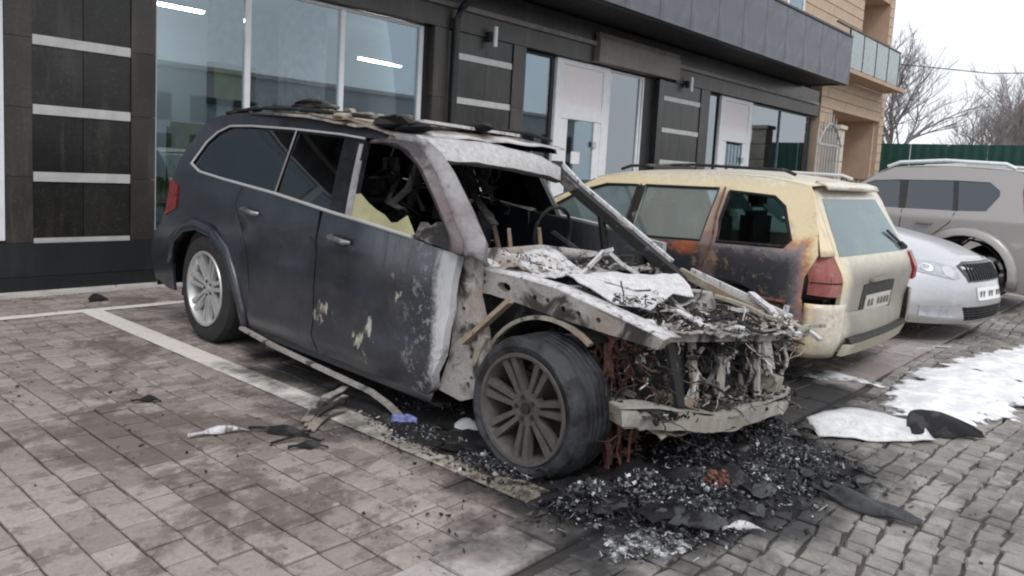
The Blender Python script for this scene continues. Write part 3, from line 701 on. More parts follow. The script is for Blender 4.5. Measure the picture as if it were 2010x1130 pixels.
ARCH = [(-3.62, .30), (-3.66, .50), (-3.60, .674), (-3.444, .765), (-3.25, .80), (-3.02, .77), (-2.81, .66), (-2.705, .507), (-2.62, .326), (-2.60, .20)]
QW = [(-3.395, 1.272), (-3.25, 1.222), (-2.89, 1.185), (-2.62, 1.155)]
DOORC = [(-2.61, 1.150), (-2.69, 1.02), (-2.61, .885), (-2.525, .75), (-2.475, .5), (-2.50, .185)]
DLO_T = [(-3.31, 1.425), (-3.22, 1.50), (-3.09, 1.548), (-2.80, 1.547), (-2.30, 1.527), (-1.79, 1.494), (-1.56, 1.475)]
def shrink(pts, dx, dz): return [(x + dx, z + dz) for x, z in pts]
m_hand = simple('door_handle', (.20, .20, .21), .3, .5, var=.5, sc=14)
for s in (-1, 1):
    f0 = sfn(s)
    # rear quarter with its arch
    q = [(-3.78, .29), (-3.99, .34), (-4.06, .52), (-4.03, .70), (-3.86, .80), (-3.76, .95), (-3.70, 1.10), (-3.63, 1.227), (-3.545, 1.40), (-3.455, 1.60), (-3.3, 1.635), (-3.08, 1.645), (-2.7, 1.635), (-2.2, 1.61), (-1.58, 1.545), (-1.3, 1.515),
         (-1.30, 1.468), (-1.56, 1.485)] + DLO_T[::-1][1:] + QW + [(-2.612, 1.152)] + DOORC[1:] + ARCH[::-1][:-1] + [(-3.66, .29)]
    o = panel('rear_quarter_panel', q, f0, m_suv, suv, thick=.02, step=.1)
    # flared arch lip
    lip = [(a, b) for a, b in ARCH[1:]]
    V = []
    for i, (a, b) in enumerate(lip):
        cx, cz = -3.10, .36; d = Vector((a - cx, b - cz)).normalized()
        V.append([(a + d.x * k * .085, ys(a + d.x * k * .085, b + d.y * k * .085, s) + s * h, b + d.y * k * .085) for k, h in ((-.03, -.03), (0, .018), (.35, .030), (.8, .024), (1.0, .001))])
    sheet('arch_flare', V, m_suv, suv, .006, 50)
    lin = []
    for k in range(15):
        t = math.pi * (-.05 + 1.12 * k / 14); lin.append([(-3.11 + .47 * math.cos(t), s * yy, .40 + .44 * math.sin(t)) for yy in (.90, .6)])
    sheet('wheel_arch_liner', lin, m_blk, suv, .008)
    # doors
    rd = [(-1.70, 1.052), (-1.703, .865), (-1.712, .5), (-1.69, .185)] + [(x + .012, z) for x, z in DOORC[::-1]] + [(-2.2, 1.118)]
    fd = [(-1.665, 1.050), (-1.69, .865), (-1.698, .5), (-1.676, .185), (-1.3, .165), (-.94, .165), (-.69, .195), (-.648, .229), (-.576, .415), (-.526, .735), (-.511, .925), (-.60, .935), (-.85, .968), (-1.2, 1.003), (-1.5, 1.03)]
    d1 = panel('rear_door', rd, f0, m_suv, suv, thick=.03, step=.1); d2 = panel('front_door', fd, f0, m_suv, suv, thick=.045, step=.08)
    for dd, seed in ((d1, 1), (d2, 2)):
        for v in dd.data.vertices:
            x, z = v.co.x, v.co.z
            v.co.y += -s * .016 * math.exp(-((z - (.76 - (x + 1.6) * .11)) / .035) ** 2) + s * .030 * math.exp(-((z - .33) / .06) ** 2) + s * noise.noise(Vector((x * 2.3, z * 2.3, seed))) * .010
            if dd is d2 and x > -.72: v.co.y += -s * ((x + .72) * .2) ** 2 * 3
        crumple(dd, .003, 6, seed)
    for (hx, hz, par) in ((-2.45, .99, d1), (-1.445, .905, d2)):
        MB().tube([(hx - .085, ys(hx, hz, s) + s * .004, hz + .012), (hx - .07, ys(hx, hz, s) + s * .035, hz + .008), (hx + .07, ys(hx, hz, s) + s * .037, hz - .008), (hx + .09, ys(hx, hz, s) + s * .004, hz - .012)], [.012, .017, .017, .012], 8).build('handle', m_hand, par, 50)
        panel('handle_recess', [(hx + .065 * math.cos(t * .5236), hz - .012 + .036 * math.sin(t * .5236)) for t in range(12)], sfn(s, .002), m_blk, par, thick=.002)
    # side glass: rear quarter, rear door; dark B pillar
    panel('quarter_window', [(-3.385, 1.280), (-3.25, 1.232), (-2.89, 1.192), (-2.215, 1.128), (-2.275, 1.522), (-2.80, 1.538), (-3.08, 1.538), (-3.21, 1.490), (-3.30, 1.415)], sfn(s, -.012), m_glassd, suv, thick=.005)
    panel('rear_door_window', [(-2.190, 1.125), (-1.80, 1.080), (-1.59, 1.062), (-1.735, 1.482), (-2.25, 1.520)], sfn(s, -.012), m_glassd, suv, thick=.005)
    panel('door_pillar', [(-1.60, 1.052), (-1.40, 1.030), (-1.55, 1.466), (-1.745, 1.484)], sfn(s, .0), m_blkgl, suv, thick=.05)
    panel('door_pillar', [(-1.435, 1.035), (-1.395, 1.030), (-1.545, 1.447), (-1.575, 1.447)], sfn(s, .006), m_pillar, suv, thick=.02)
    # chrome surround
    for nm, pts, r in (('window_trim', [(-3.395, 1.272), (-3.25, 1.218), (-2.89, 1.180), (-2.2, 1.120), (-1.55, 1.046), (-1.2, 1.012), (-.85, .975)], .0105),
                       ('window_trim', [(-3.395, 1.272), (-3.31, 1.432), (-3.22, 1.507), (-3.09, 1.553), (-2.80, 1.553), (-2.30, 1.533), (-1.79, 1.502), (-1.55, 1.478)], .008)):
        MB().tube([(x, ys(x, z, s) + s * .004, z) for x, z in pts], r, 8).build(nm, m_chrome, suv, 50)
    MB().tube([(-2.265, ys(-2.265, 1.525, s) + s * .002, 1.525), (-2.2, ys(-2.2, 1.125, s) + s * .002, 1.125)], .006, 6).build('window_divider', m_pillar, suv)
    # sill
    o = sheet('sill', [[(x, s * yy, z) for (yy, z) in ((.905, .235 - (x + 2.5) * .012), (.925, .185 - (x + 2.5) * .012), (.86, .15 - (x + 2.5) * .012), (.6, .17))] for x in (-2.55, -2.1, -1.6, -1.1, -.66)], m_blk, suv, .01)
    # tail lamp
    m_red = bpy.data.materials.get('lamp_red') or simple('lamp_red', (.22, .014, .014), .3, var=.4, sc=20, Coat_Weight=.3)
    o = panel('tail_lamp', [(-3.80, .86), (-3.60, .93), (-3.56, 1.10), (-3.69, 1.14), (-3.745, 1.0)], sfn(s, .010), m_red, suv, thick=.03, step=.06)
    # roof rail, half melted
    pts = [(-3.35, 1.625), (-3.22, 1.672), (-2.9, 1.69), (-2.4, 1.672), (-1.9, 1.635), (-1.5, 1.60), (-1.32, 1.555)]
    MB().tube([(x, s * (.665 + .01 * math.sin(x * 9)), z) for x, z in pts], [.01, .013, .014, .012, .014, .013, .01], 8).build('roof_rail', m_ashd, suv, 50)
    # front pillar: door-frame strip and windscreen strip
    top = [(-1.34, 1.475), (-1.12, 1.455), (-1.00, 1.40), (-.86, 1.30), (-.66, 1.13), (-.50, .99), (-.46, .925)]
    inn = [(-1.50, 1.462), (-1.34, 1.452), (-1.20, 1.425), (-1.02, 1.345), (-.82, 1.195), (-.60, 1.01), (-.56, .94)]
    if s < 0:
        rows = [[(a, ys(a, b, s) + s * .004, b), (lerp(a, c_, .5), ys(lerp(a, c_, .5), lerp(b, d_, .5), s) + s * .028, lerp(b, d_, .5)), (c_, ys(c_, d_, s) + s * .004, d_)] for (a, b), (c_, d_) in zip(inn, top)]
        sheet('door_frame', rows, m_pillar2, suv, .02, 60)
        out = [(-1.30, -.70, 1.515), (-1.10, -.655, 1.485), (-.97, -.655, 1.405), (-.82, -.70, 1.315), (-.61, -.775, 1.15), (-.41, -.85, 1.00), (-.385, -.88, .90)]
        rows = [[(a, ys(a, b, s) + s * .006, b - .002), (lerp(a, c_[0], .5) + .0, lerp(ys(a, b, s), c_[1], .5) - .012, lerp(b, c_[2], .5) + .006), c_, (c_[0] - .03, c_[1] + .05, c_[2] - .03)] for (a, b), c_ in zip(top, out)]
        o = sheet('front_pillar', rows, m_pillar, suv, .014, 60); crumple(o, .008, 9, 3)
    else:
        MB().bar([(-1.24, .63, 1.40), (-1.185, .62, 1.336), (-1.053, .64, 1.233), (-.768, .66, 1.058), (-.356, .70, .793), (-.25, .72, .72)], .09, .06).build('front_pillar', m_ashd, suv)
        MB().bar([(-1.2, .655, 1.385), (-1.053, .685, 1.258), (-.768, .70, 1.085), (-.356, .74, .82)], .03, .05).build('pillar_flange', m_ashw, suv)
        MB().bar([(-.82, .62, 1.08), (-.80, .66, .86)], .035, .04).build('window_post', m_ashd, suv)
# roof skin with crown, torn sunroof opening, header
def zroof(x): return interp([(-3.52, 1.50), (-3.455, 1.60), (-3.3, 1.635), (-3.08, 1.648), (-2.7, 1.645), (-2.2, 1.620), (-1.58, 1.555), (-1.3, 1.515), (-1.14, 1.475)], x)
def rfn(x, t, d):
    y = t * (.735 if x > -3.3 else .735); z = zroof(x) + .035 * (1 - abs(t) ** 2.4) - d
    if x > -1.9: z += noise.noise(Vector((x * 5, t * 4, 2))) * .018
    return (x, y, z)
panel('roof_panel', [(-3.50, -1), (-1.60, -1), (-1.28, -1), (-1.20, -.8), (-1.17, 0), (-1.18, .8), (-1.25, 1), (-3.50, 1)], rfn, m_suvroof, suv, holes=[[(-1.95, -.55), (-1.42, -.55), (-1.42, .5), (-1.95, .5)]], thick=.012, step=.11)
hb = [(-1.0, -.655, 1.372), (-1.03, -.33, 1.375), (-1.045, 0, 1.355), (-1.08, .35, 1.325), (-1.16, .62, 1.29)]
ht = [(-1.16, -.68, 1.50), (-1.19, -.35, 1.498), (-1.175, 0, 1.485), (-1.16, .38, 1.435), (-1.22, .66, 1.37)]
def subdiv(L, n=4):
    out = []
    for i in range(len(L) - 1):
        for k in range(n): out.append(tuple(Vector(L[i]).lerp(Vector(L[i + 1]), k / n)))
    return out + [L[-1]]
a_, b_ = subdiv(hb), subdiv(ht)
rows = [[Vector(q) + Vector((-.05, 0, -.015)) for q in a_], a_, [Vector(p).lerp(Vector(q), .35) + Vector((.014, 0, .012)) for p, q in zip(a_, b_)], [Vector(p).lerp(Vector(q), .75) + Vector((.008, 0, .012)) for p, q in zip(a_, b_)], b_]
m_hdr = ash('header_ash', (.55, .54, .54), (.12, .115, .115), (.34, .31, .29), .35, 4, .34, fine=.36)
o = sheet('windscreen_header', rows, m_hdr, suv, .016, 50); crumple(o, .006, 12, 5)
# lifted sunroof panel and its black gap
MB().bar([(-1.40, -.45, 1.60), (-1.37, .35, 1.57)], .10, .018).build('sunroof_edge', m_ashw, suv)
MB().box(-1.92, -1.44, -.5, .48, 1.45, 1.47).build('sunroof_cassette', m_soot, suv)
o = sheet('sunroof_panel', [[(x, y, 1.585 + .03 * math.sin(y * 3) + (x + 1.9) * .0 + .012 * noise.noise(Vector((x * 9, y * 9, 0)))) for y in [-.5 + .1 * j for j in range(11)]] for x in (-2.02, -1.92, -1.8, -1.68)], m_ashd, suv, .012)
# lumps of melted rail and lining on the roof
for i, (x, y, z, r, m_) in enumerate(((-2.42, -.55, 1.70, .10, m_ashd), (-2.30, -.50, 1.695, .07, m_ashd), (-1.36, -.66, 1.575, .10, m_ashd), (-1.28, -.60, 1.555, .08, m_soot), (-1.33, .0, 1.60, .07, m_soot), (-3.36, -.6, 1.66, .06, m_soot), (-3.22, -.62, 1.675, .06, m_ashd), (-3.05, -.62, 1.69, .05, m_ashd), (-1.85, -.68, 1.615, .06, m_ashb))):
    bm = bmesh.new(); bmesh.ops.create_icosphere(bm, subdivisions=3, radius=r)
    for v in bm.verts:
        v.co += noise.noise_vector(v.co * 14 + Vector((i * 5, 0, 0))) * r * .55; v.co.z *= .42; v.co.x *= 1.5
    me = bpy.data.meshes.new('melted_lump'); bm.to_mesh(me); bm.free(); o = link('melted_lump', me, m_, suv, 40); o.location = (x, y, z)
for i, (a, b_) in enumerate((((-2.15, -.62, 1.67), (-1.75, -.68, 1.62)), ((-2.2, -.70, 1.635), (-1.5, -.705, 1.565)), ((-2.0, -.56, 1.665), (-1.45, -.62, 1.60)))):
    p = [Vector(a).lerp(Vector(b_), k / 8) + noise.noise_vector(Vector((k, i * 4, 0))) * .022 for k in range(9)]
    MB().bar(p, .035, .010).build('peeled_strip', m_ashb, suv)
# tailgate, rear bumper
def xre(z): return interp([(.29, -3.99), (.34, -4.0), (.52, -4.07), (.70, -4.04), (.80, -3.88), (.95, -3.775), (1.10, -3.715), (1.227, -3.645), (1.40, -3.56), (1.60, -3.47)], z)
def refn(y, z, d):
    w = abs(ys(xre(z) + .05, z)); return (xre(z) - .07 * (1 - (abs(y)) ** 3) + d, y * w, z)
panel('rear_bumper', [(-1, .29), (1, .29), (1, .74), (-1, .74)], refn, m_suv, suv, thick=.02)
panel('tailgate', [(-1, .75), (1, .75), (1, 1.60), (-1, 1.60)], refn, m_suv, suv, holes=[[(-.85, 1.16), (.85, 1.16), (.83, 1.5), (-.83, 1.5)]], thick=.02)
panel('rear_window', [(-.85, 1.16), (.85, 1.16), (.83, 1.5), (-.83, 1.5)], refn, m_glassd, suv, thick=.006)
# remains of the front door glass, scorched yellow
panel('front_door_window', [(-1.395, 1.03), (-1.20, 1.008), (-.93, .98), (-.86, .985), (-.90, 1.02), (-.965, 1.075), (-1.02, 1.035), (-1.07, 1.03), (-1.14, 1.065), (-1.23, 1.09), (-1.31, 1.12), (-1.405, 1.165), (-1.44, 1.16)], sfn(-1, -.014), m_glassb, suv, thick=.006, step=.05)
o = panel('mirror_base', [(-.84, .975), (-.56, .94), (-.63, 1.035), (-.70, 1.06), (-.77, 1.03), (-.82, 1.05)], sfn(-1, .012), m_ashd, suv, thick=.05, step=.05); crumple(o, .015, 18, 2)
# cabin: floor, seats burnt to frames, dash
B0 = lambda n, m, *a: MB().box(*a).build(n, m, suv)
B0('floor_pan', m_soot, -3.7, -.55, -.86, .86, .24, .30); B0('firewall', m_soot, -.56, -.50, -.80, .80, .28, .86)
B0('boot_lining', m_blk, -3.6, -2.6, -.84, -.80, .3, 1.1); B0('boot_lining', m_blk, -3.6, -2.6, .80, .84, .3, 1.1)
def seat(x, y, mt, fr):
    t = MB().tube([(x - .05, y - .22, .42), (x - .30, y - .24, 1.00), (x - .33, y - .12, 1.10), (x - .33, y + .12, 1.10), (x - .30, y + .24, 1.00), (x - .05, y + .22, .42)], .022, 8).build('seat_frame', fr, suv, 50)
    o = MB().box(x - .05, x + .42, y - .24, y + .24, .40, .52).build('seat_cushion', mt, t, bevel=.03, smooth=50); crumple(o, .03, 8, x + y)
    for k in range(6):
        z = .55 + k * .09; MB().tube([(x - .07 - (z - .42) * .42, y - .22, z), (x - .10 - (z - .42) * .42, y, z - .015), (x - .07 - (z - .42) * .42, y + .22, z)], .007, 5).build('seat_spring', fr, t)
    o = MB().box(x - .34, x - .22, y - .20, y + .20, .55, 1.02).build('seat_back', mt, t, bevel=.03); crumple(o, .04, 7, x * 3 + y)
    MB().box(x - .37, x - .31, y - .11, y + .11, 1.14, 1.26).build('headrest', mt, t, bevel=.02)
seat(-1.55, -.42, m_soot, m_ashd); seat(-1.55, .42, m_soot, m_tan); seat(-2.45, -.45, m_soot, m_soot); seat(-2.45, .0, m_soot, m_soot); seat(-2.45, .45, m_soot, m_soot)
for i in range(26):       # hanging burnt lining
    x = random.uniform(-1.75, -1.25); y = random.uniform(-.62, .3); z0 = 1.38
    p = [(x + random.gauss(0, .02) * k, y + random.gauss(0, .02) * k, z0 - k * random.uniform(.03, .10)) for k in range(5)]
    MB().bar(p, random.uniform(.02, .07), .008).build('hanging_lining', m_soot, suv)
MB().tube([(-.80, -.78, .86), (-.78, 0, .88), (-.82, .74, .80)], .035, 10).build('dash_beam', m_ashg, suv, 50)
for y in (-.15, .12): o = MB().bar([(-.98, y, .50), (-.90, y + .03, .78), (-.92, y + .01, 1.0)], .035, .02).build('seat_rail', m_tan, suv)
wr = MB(); wr.tube([(-1.05 + .02 * math.sin(t), .42 + .18 * math.cos(t), .95 + .17 * math.sin(t)) for t in [k * .3927 for k in range(17)]], .013, 6).tube([(-1.05, .42, .95), (-.8, .42, .84)], .02, 6)
wr.build('steering_wheel', m_soot, suv, 50)
def heap(name, x0, x1, y0, y1, zf, mat, amp=.05, seed=0, nx=26, ny=40):
    rows = []
    for i in range(nx):
        x = lerp(x0, x1, i / (nx - 1)); row = []
        for j in range(ny):
            y = lerp(y0, y1, j / (ny - 1)); h = zf(x, y) + amp * (noise.noise(Vector((x * 6, y * 6, seed))) + .5 * noise.noise(Vector((x * 17, y * 17, seed))) + .3 * noise.noise(Vector((x * 37, y * 37, seed))))
            row.append((x, y, h))
        rows.append(row)
    return sheet(name, rows, mat, suv, .008, 28)
heap('cowl', -.92, -.42, -.74, .68, lambda x, y: .90 - .10 * (y + .7) / 1.4 - abs(x + .62) * .25, m_ashg, .055, 3)
heap('cowl_panel', -.62, -.36, -.72, -.10, lambda x, y: .90 - (x + .62) * .35, m_ashw, .03, 8, 12, 26)
# ---- the stripped front end
near = Vector((0, -1, 0))
def hole_panel(name, outline, y, mat, holes=(), thick=.035, jit=.0):
    return panel(name, outline, lambda a, b, d: (a, y + d + noise.noise(Vector((a * 5, b * 5, 1))) * jit, b), mat, suv, holes=holes, thick=thick, step=.12, smooth=30)
circ = lambda cx, cz, r, k=8, sx=1.0: [(cx + r * sx * math.cos(2 * math.pi * i / k), cz + r * math.sin(2 * math.pi * i / k)) for i in range(k)]
hole_panel('fender_rail', [(-.535, .735), (-.50, .85), (-.267, .846), (0, .825), (.216, .778), (.422, .735), (.56, .70), (.53, .655), (.30, .672), (.108, .69), (-.087, .706), (-.275, .728), (-.40, .740)], -.80, m_ashg,
           [circ(-.315, .787, .024, 10, 1.9), circ(-.13, .765, .013), circ(-.05, .762, .013), circ(.05, .742, .015), circ(.135, .735, .013), circ(.235, .722, .014), circ(-.455, .79, .012), circ(-.455, .825, .012)], .05, .02)
sheet('fender_rail_flange', [[(x, -.80 + dy, z + dz) for dy, dz in ((0, 0), (.05, .008), (.13, -.005))] for x, z in ((-.50, .85), (-.267, .846), (0, .825), (.216, .778), (.422, .735), (.56, .70))], m_ashw, suv, .008)
hole_panel('hinge_pillar', [(-.66, .222), (-.595, .40), (-.565, .72), (-.55, .93), (-.46, .92), (-.45, .73), (-.40, .60), (-.375, .50), (-.36, .40), (-.40, .24), (-.50, .20)], -.875, m_ashg,
           [circ(-.44, .47, .014), circ(-.44, .43, .012), circ(-.43, .33, .012), circ(-.45, .29, .02, 8, .7), circ(-.50, .66, .012), circ(-.52, .84, .014)], .07, .012)
m_rail = m_ashg
MB().bar([(-.235, -.845, .735), (-.47, -.90, .50)], .022, .048, up=(0, 1, 0)).build('fender_brace', m_tan, suv)
MB().bar([(-.36, -.86, .55), (-.42, -.87, .40)], .03, .03, up=(0, 1, 0)).build('fender_brace', m_ashb, suv)
# inner wheelhouse of both sides, with strut tower
for s in (-1, 1):
    rows = []
    for k in range(15):
        t = math.pi * (.30 + .66 * k / 14); rows.append([(-.03 + .40 * math.cos(t), s * yy, .30 + (.385 if s < 0 else .30) * math.sin(t)) for yy in (.78, .66, .5, .42)])
    MB().bar([(p[0][0], s * .80, p[0][2]) for p in rows], .018, .028, up=(0, 1, 0)).build('arch_lip', m_ashb, suv)
    o = sheet('wheelhouse', rows, m_ashd, suv, .008, 50); crumple(o, .015, 6, s)
    for side in (.42,): sheet('wheelhouse_wall', [[(x, s * side, z + (x + .4) * -.03) for z in (.25, .40, .52, .64 - (.08 if s > 0 else 0))] for x in (-.5, -.25, 0, .18)], m_soot, suv, .008)
    MB().lathe([(0, .0), (.0, .09), (.05, .11), (.16, .12)], 20, c=(-.05, 0, 0)).build('strut_tower', m_ashg, suv, 50).matrix_local = Matrix.Translation((-.02, s * .56, .80 if s < 0 else .70)) @ Matrix.Rotation(R(-90), 4, 'X')
    MB().bar([(-.5, s * .42, .30), (.2, s * .44, .33), (.50, s * .46, .33 - (.05 if s > 0 else 0))], .08, .11).build('chassis_rail', m_ashb, suv)
sp = []
for k in range(64): sp.append((-.02 + .055 * math.cos(k * .55), -.60 + .055 * math.sin(k * .55), .42 + k * .0055))
MB().tube(sp, .009, 6).build('coil_spring', m_ashw, suv, 60); MB().tube([(-.02, -.6, .3), (-.02, -.6, .8)], .022, 10).build('strut', m_ashw, suv, 50)
# upper cross member, lamp mounts, supports
o = MB().bar([(.50, -.78, .69), (.44, -.62, .675), (.43, -.3, .635), (.43, 0, .60), (.43, .3, .565), (.42, .62, .53)], .09, .04).build('cross_member', m_ashg, suv); 
o = heap('cross_member_skin', .34, .52, -.78, .70, lambda x, y: .712 - (y + .78) * .118, m_ashg, .034, 4, 12, 60)
for (p0, p1, w_, m_) in (((.46, -.60, .66), (.50, -.52, .34), .05, m_ashd), ((.44, -.52, .65), (.47, -.46, .34), .03, m_soot), ((.45, .27, .57), (.52, .18, .22), .03, m_ashg), ((.45, .35, .56), (.50, .33, .40), .09, m_ashg), ((.40, -.30, .62), (.42, -.26, .33), .04, m_ashb), ((.40, 0, .58), (.42, -.02, .30), .05, m_ashg)):
    MB().bar([p0, p1], w_, .02, up=(1, 0, 0)).build('radiator_support', m_, suv)
# far side: fender rail, lamp bucket, twisted brackets
MB().bar([(-.30, .76, .775), (.05, .76, .66), (.30, .74, .60), (.52, .72, .545)], .035, .045).build('fender_rail', m_ashb, suv)
MB().bar([(-.25, .80, .78), (.1, .80, .68), (.40, .78, .60)], .02, .04).build('fender_edge', m_ashw, suv)
for i, (a, b_, w_) in enumerate((((.05, .55, .70), (.50, .70, .57), .05), ((.20, .45, .66), (.28, .80, .60), .03), ((.15, .80, .70), (.52, .60, .56), .04), ((.45, .55, .55), (.58, .78, .60), .035), ((.40, .60, .56), (.44, .62, .68), .025), ((.30, .86, .60), (.56, .84, .50), .03), ((.1, .35, .68), (.12, .37, .52), .03), ((.25, .1, .66), (.10, .25, .62), .02), ((.30, -.1, .66), (.05, .05, .72), .025), ((.05, -.2, .76), (.30, .0, .64), .02))):
    p = [Vector(a).lerp(Vector(b_), k / 5) + noise.noise_vector(Vector((k * .9, i * 3.1, 0))) * .02 for k in range(6)]
    MB().bar(p, w_, .018).build('bracket', m_ashw if i % 3 else m_ashb, suv)
# bumper beam, sagging, with kink and open box section
bp = spline([(.40, -.84, .355), (.47, -.70, .345), (.53, -.45, .30), (.555, -.28, .262), (.56, -.12, .252), (.55, .15, .235), (.53, .40, .215), (.47, .60, .20), (.44, .64, .20)], 6)
m_beam = ash('beam_metal', (.40, .39, .355), (.09, .085, .075), (.27, .25, .21), .42, 4, .30, fine=.36)
o = MB().bar(bp, .06, .068).build('bumper_beam', m_beam, suv); crumple(o, .022, 6, 4); crumple(o, .008, 24, 5)
o = MB().bar([(p[0] - .02, p[1], p[2] + .040) for p in bp], .10, .008).build('beam_flange', m_beam, suv); crumple(o, .014, 7, 6)
o = MB().bar([(p[0] - .01, p[1], p[2] - .038) for p in bp[4:-6]], .07, .008).build('beam_flange', m_beam, suv); crumple(o, .014, 7, 8)
for q in (6, 17, 30, 40): MB().lathe([(0, 0), (0, .009), (.01, .009)], 8, c=(0, 0, 0)).build('bolt_hole', m_soot, suv).matrix_local = Matrix.Translation(Vector(bp[q]) + Vector((.036, 0, random.uniform(-.01, .015)))) @ Matrix.Rotation(R(90), 4, 'Z')
MB().bar([(.44, .60, .24), (.30, .62, .27), (.22, .60, .30)], .03, .05).build('beam_bracket', m_ashb, suv)
MB().bar([(.44, -.78, .34), (.30, -.70, .33), (.1, -.5, .33)], .09, .07).build('beam_bracket', m_ashb, suv)
o = heap('lower_panel', .12, .50, -.66, .50, lambda x, y: .30 - (y + .66) * .09 - (x - .12) * .12, m_ashb, .03, 9, 18, 40)
# bonnet remnant, a bright sheet folded over the engine
hv = [(-.10, -.62), (-.10, .12), (-.02, .24), (.10, .18), (.20, .05), (.17, -.10), (.24, -.30), (.30, -.50), (.22, -.66), (.04, -.70)]
o = panel('bonnet_sheet', hv, lambda a, b, d: (a, b, .865 - .05 * (b + .6) - max(0, a) * .36 + .006 * math.sin(a * 22 + b * 9) + .016 * noise.noise(Vector((a * 7, b * 7, 3))) - d), m_bonnet, suv,
          holes=[[(.02, -.52), (.05, -.50), (.16, -.28), (.14, -.26)], [(.10, -.60), (.12, -.585), (.20, -.46), (.185, -.45)]], thick=.006, step=.05, smooth=50)
for i in range(9):
    a = (random.uniform(.05, .4), random.uniform(-.75, .1)); L = random.uniform(.15, .4); th = random.uniform(-.6, .9)
    p = [(a[0] + math.cos(th) * L * k / 6, a[1] + math.sin(th) * L * k / 6, .79 - a[0] * .28 - .06 * (a[1] + .6) + .02 * math.sin(k * 1.3 + i) - k * .004) for k in range(7)]
    MB().bar(p, random.uniform(.015, .06), .008).build('bonnet_shred', random.choice((m_ashw, m_ashg, m_soot)), suv)
# engine bay
o = heap('engine', -.50, .36, -.42, .42, lambda x, y: .57 - (x + .5) * .12 + .10 * math.exp(-(y / .2) ** 2), m_ashd, .10, 12, 40, 40)
MB().box(-.45, .30, -.30, .32, .22, .60).build('engine_block', m_soot, suv, bevel=.03)
MB().box(.26, .34, -.55, .42, .28, .55).build('radiator_core', m_ashd, suv)
o = sheet('radiator_skin', [[(.36 + .05 * noise.noise(Vector((y * 4, z * 5, 1))) + .03 * math.sin(y * 9), y, z - (y + .4) * .10) for z in [.30 + .03 * k for k in range(11)]] for y in [-.34 + .035 * j for j in range(22)]], m_ashd, suv, .006, 25); crumple(o, .035, 11, 6)
for k in range(9):
    y = -.30 + k * .075 + random.gauss(0, .02); p = [Vector((.43 + random.gauss(0, .02), y + random.gauss(0, .02) * q, .58 - .12 * (y + .4) - q * .065 + random.gauss(0, .01))) for q in range(random.randint(3, 5))]
    MB().bar(p, random.uniform(.012, .045), .010, up=(1, 0, 0)).build('radiator_scrap', random.choice((m_ashg, m_ashb, m_ashd, m_ashw)), suv)
for k in range(34):
    a = Vector((random.uniform(-.4, .48), random.uniform(-.75, .65), random.uniform(.35, .76))); a.z -= max(0, a.y) * .12 + max(0, a.x) * .2
    p = [a]; d = Vector((random.gauss(0, 1), random.gauss(0, 1), random.gauss(-.4, .6))).normalized()
    for q in range(6): d = (d + Vector((random.gauss(0, .35), random.gauss(0, .35), random.gauss(-.1, .35)))).normalized(); p.append(p[-1] + d * random.uniform(.02, .06))
    MB().tube(p, random.uniform(.004, .014), 5).build('burnt_hose', random.choice((m_soot, m_ashg, m_ashd, m_ashw, m_ashb, m_rust)), suv)
g = G('burnt_remains'); a = g.n('Attribute', attribute_type='GEOMETRY', attribute_name='tint').outputs['Fac']
c = g.ramp(a, (0, (.010, .010, .011)), (.40, (.03, .029, .028)), (.55, (.10, .085, .07)), (.66, (.15, .075, .055)), (.74, (.22, .20, .18)), (.88, (.42, .40, .37)), (1, (.70, .69, .68)))
m_rem = g.pbr(g.mix(1, c, g.ramp(g.noise(50, 4), (.3, .6), (.7, 1.3)), 'MULTIPLY'), .7)
def remains(name, boxes, n, seed, tf, smin=.006, smax=.04, rod=.45):
    """fused scrap filling part of the engine bay: flakes, bent rods and lumps in one mesh"""
    rnd = random.Random(seed); mb = MB(); T = []
    for i in range(n):
        x0, x1, y0, y1, z0, z1 = rnd.choice(boxes); c_ = Vector((rnd.uniform(x0, x1), rnd.uniform(y0, y1), rnd.uniform(z0, z1))); c_.z -= (c_.y + .7) * .09
        ti = tf(rnd); o0 = len(mb.v); s_ = smin + (smax - smin) * rnd.random() ** 2
        if rnd.random() < rod:
            d = Vector((rnd.gauss(0, 1), rnd.gauss(0, 1), rnd.gauss(0, .7))).normalized(); p = [c_]
            for q in range(4): d = (d + Vector((rnd.gauss(0, .5), rnd.gauss(0, .5), rnd.gauss(-.1, .5)))).normalized(); p.append(p[-1] + d * s_ * rnd.uniform(.8, 2))
            mb.tube(p, rnd.uniform(.0015, .005), 4)
        else:
            M = Matrix.Rotation(rnd.uniform(0, 6.3), 3, 'Z') @ Matrix.Rotation(rnd.uniform(0, 3), 3, 'X'); e = (s_ * rnd.uniform(.5, 1.6), s_ * rnd.uniform(.2, .8), s_ * rnd.uniform(.04, .3))
            mb.add([c_ + M @ Vector((a * e[0] * rnd.uniform(.4, 1), b_ * e[1] * rnd.uniform(.4, 1), k * e[2])) for k in (-1, 1) for b_ in (-1, 1) for a in (-1, 1)], [(0, 2, 3, 1), (4, 5, 7, 6), (0, 1, 5, 4), (2, 6, 7, 3), (0, 4, 6, 2), (1, 3, 7, 5)])
        T += [ti] * (len(mb.v) - o0)
    me = bpy.data.meshes.new(name); me.from_pydata(mb.v, [], mb.f); me.materials.append(m_rem); at = me.attributes.new('tint', 'FLOAT', 'POINT'); at.data.foreach_set('value', T)
    o = bpy.data.objects.new(name, me); C.objects.link(o); o.parent = suv; o['kind'] = 'stuff'; return o
dk = lambda r: min(1, r.random() ** 2.6); lt = lambda r: min(1, r.random() ** .8)
remains('burnt_remains', [(-.30, .32, -.50, .62, .56, .74), (.20, .44, -.66, .55, .32, .62), (.05, .48, -.2, .68, .56, .70)], 3400, 5, dk, .004, .03)
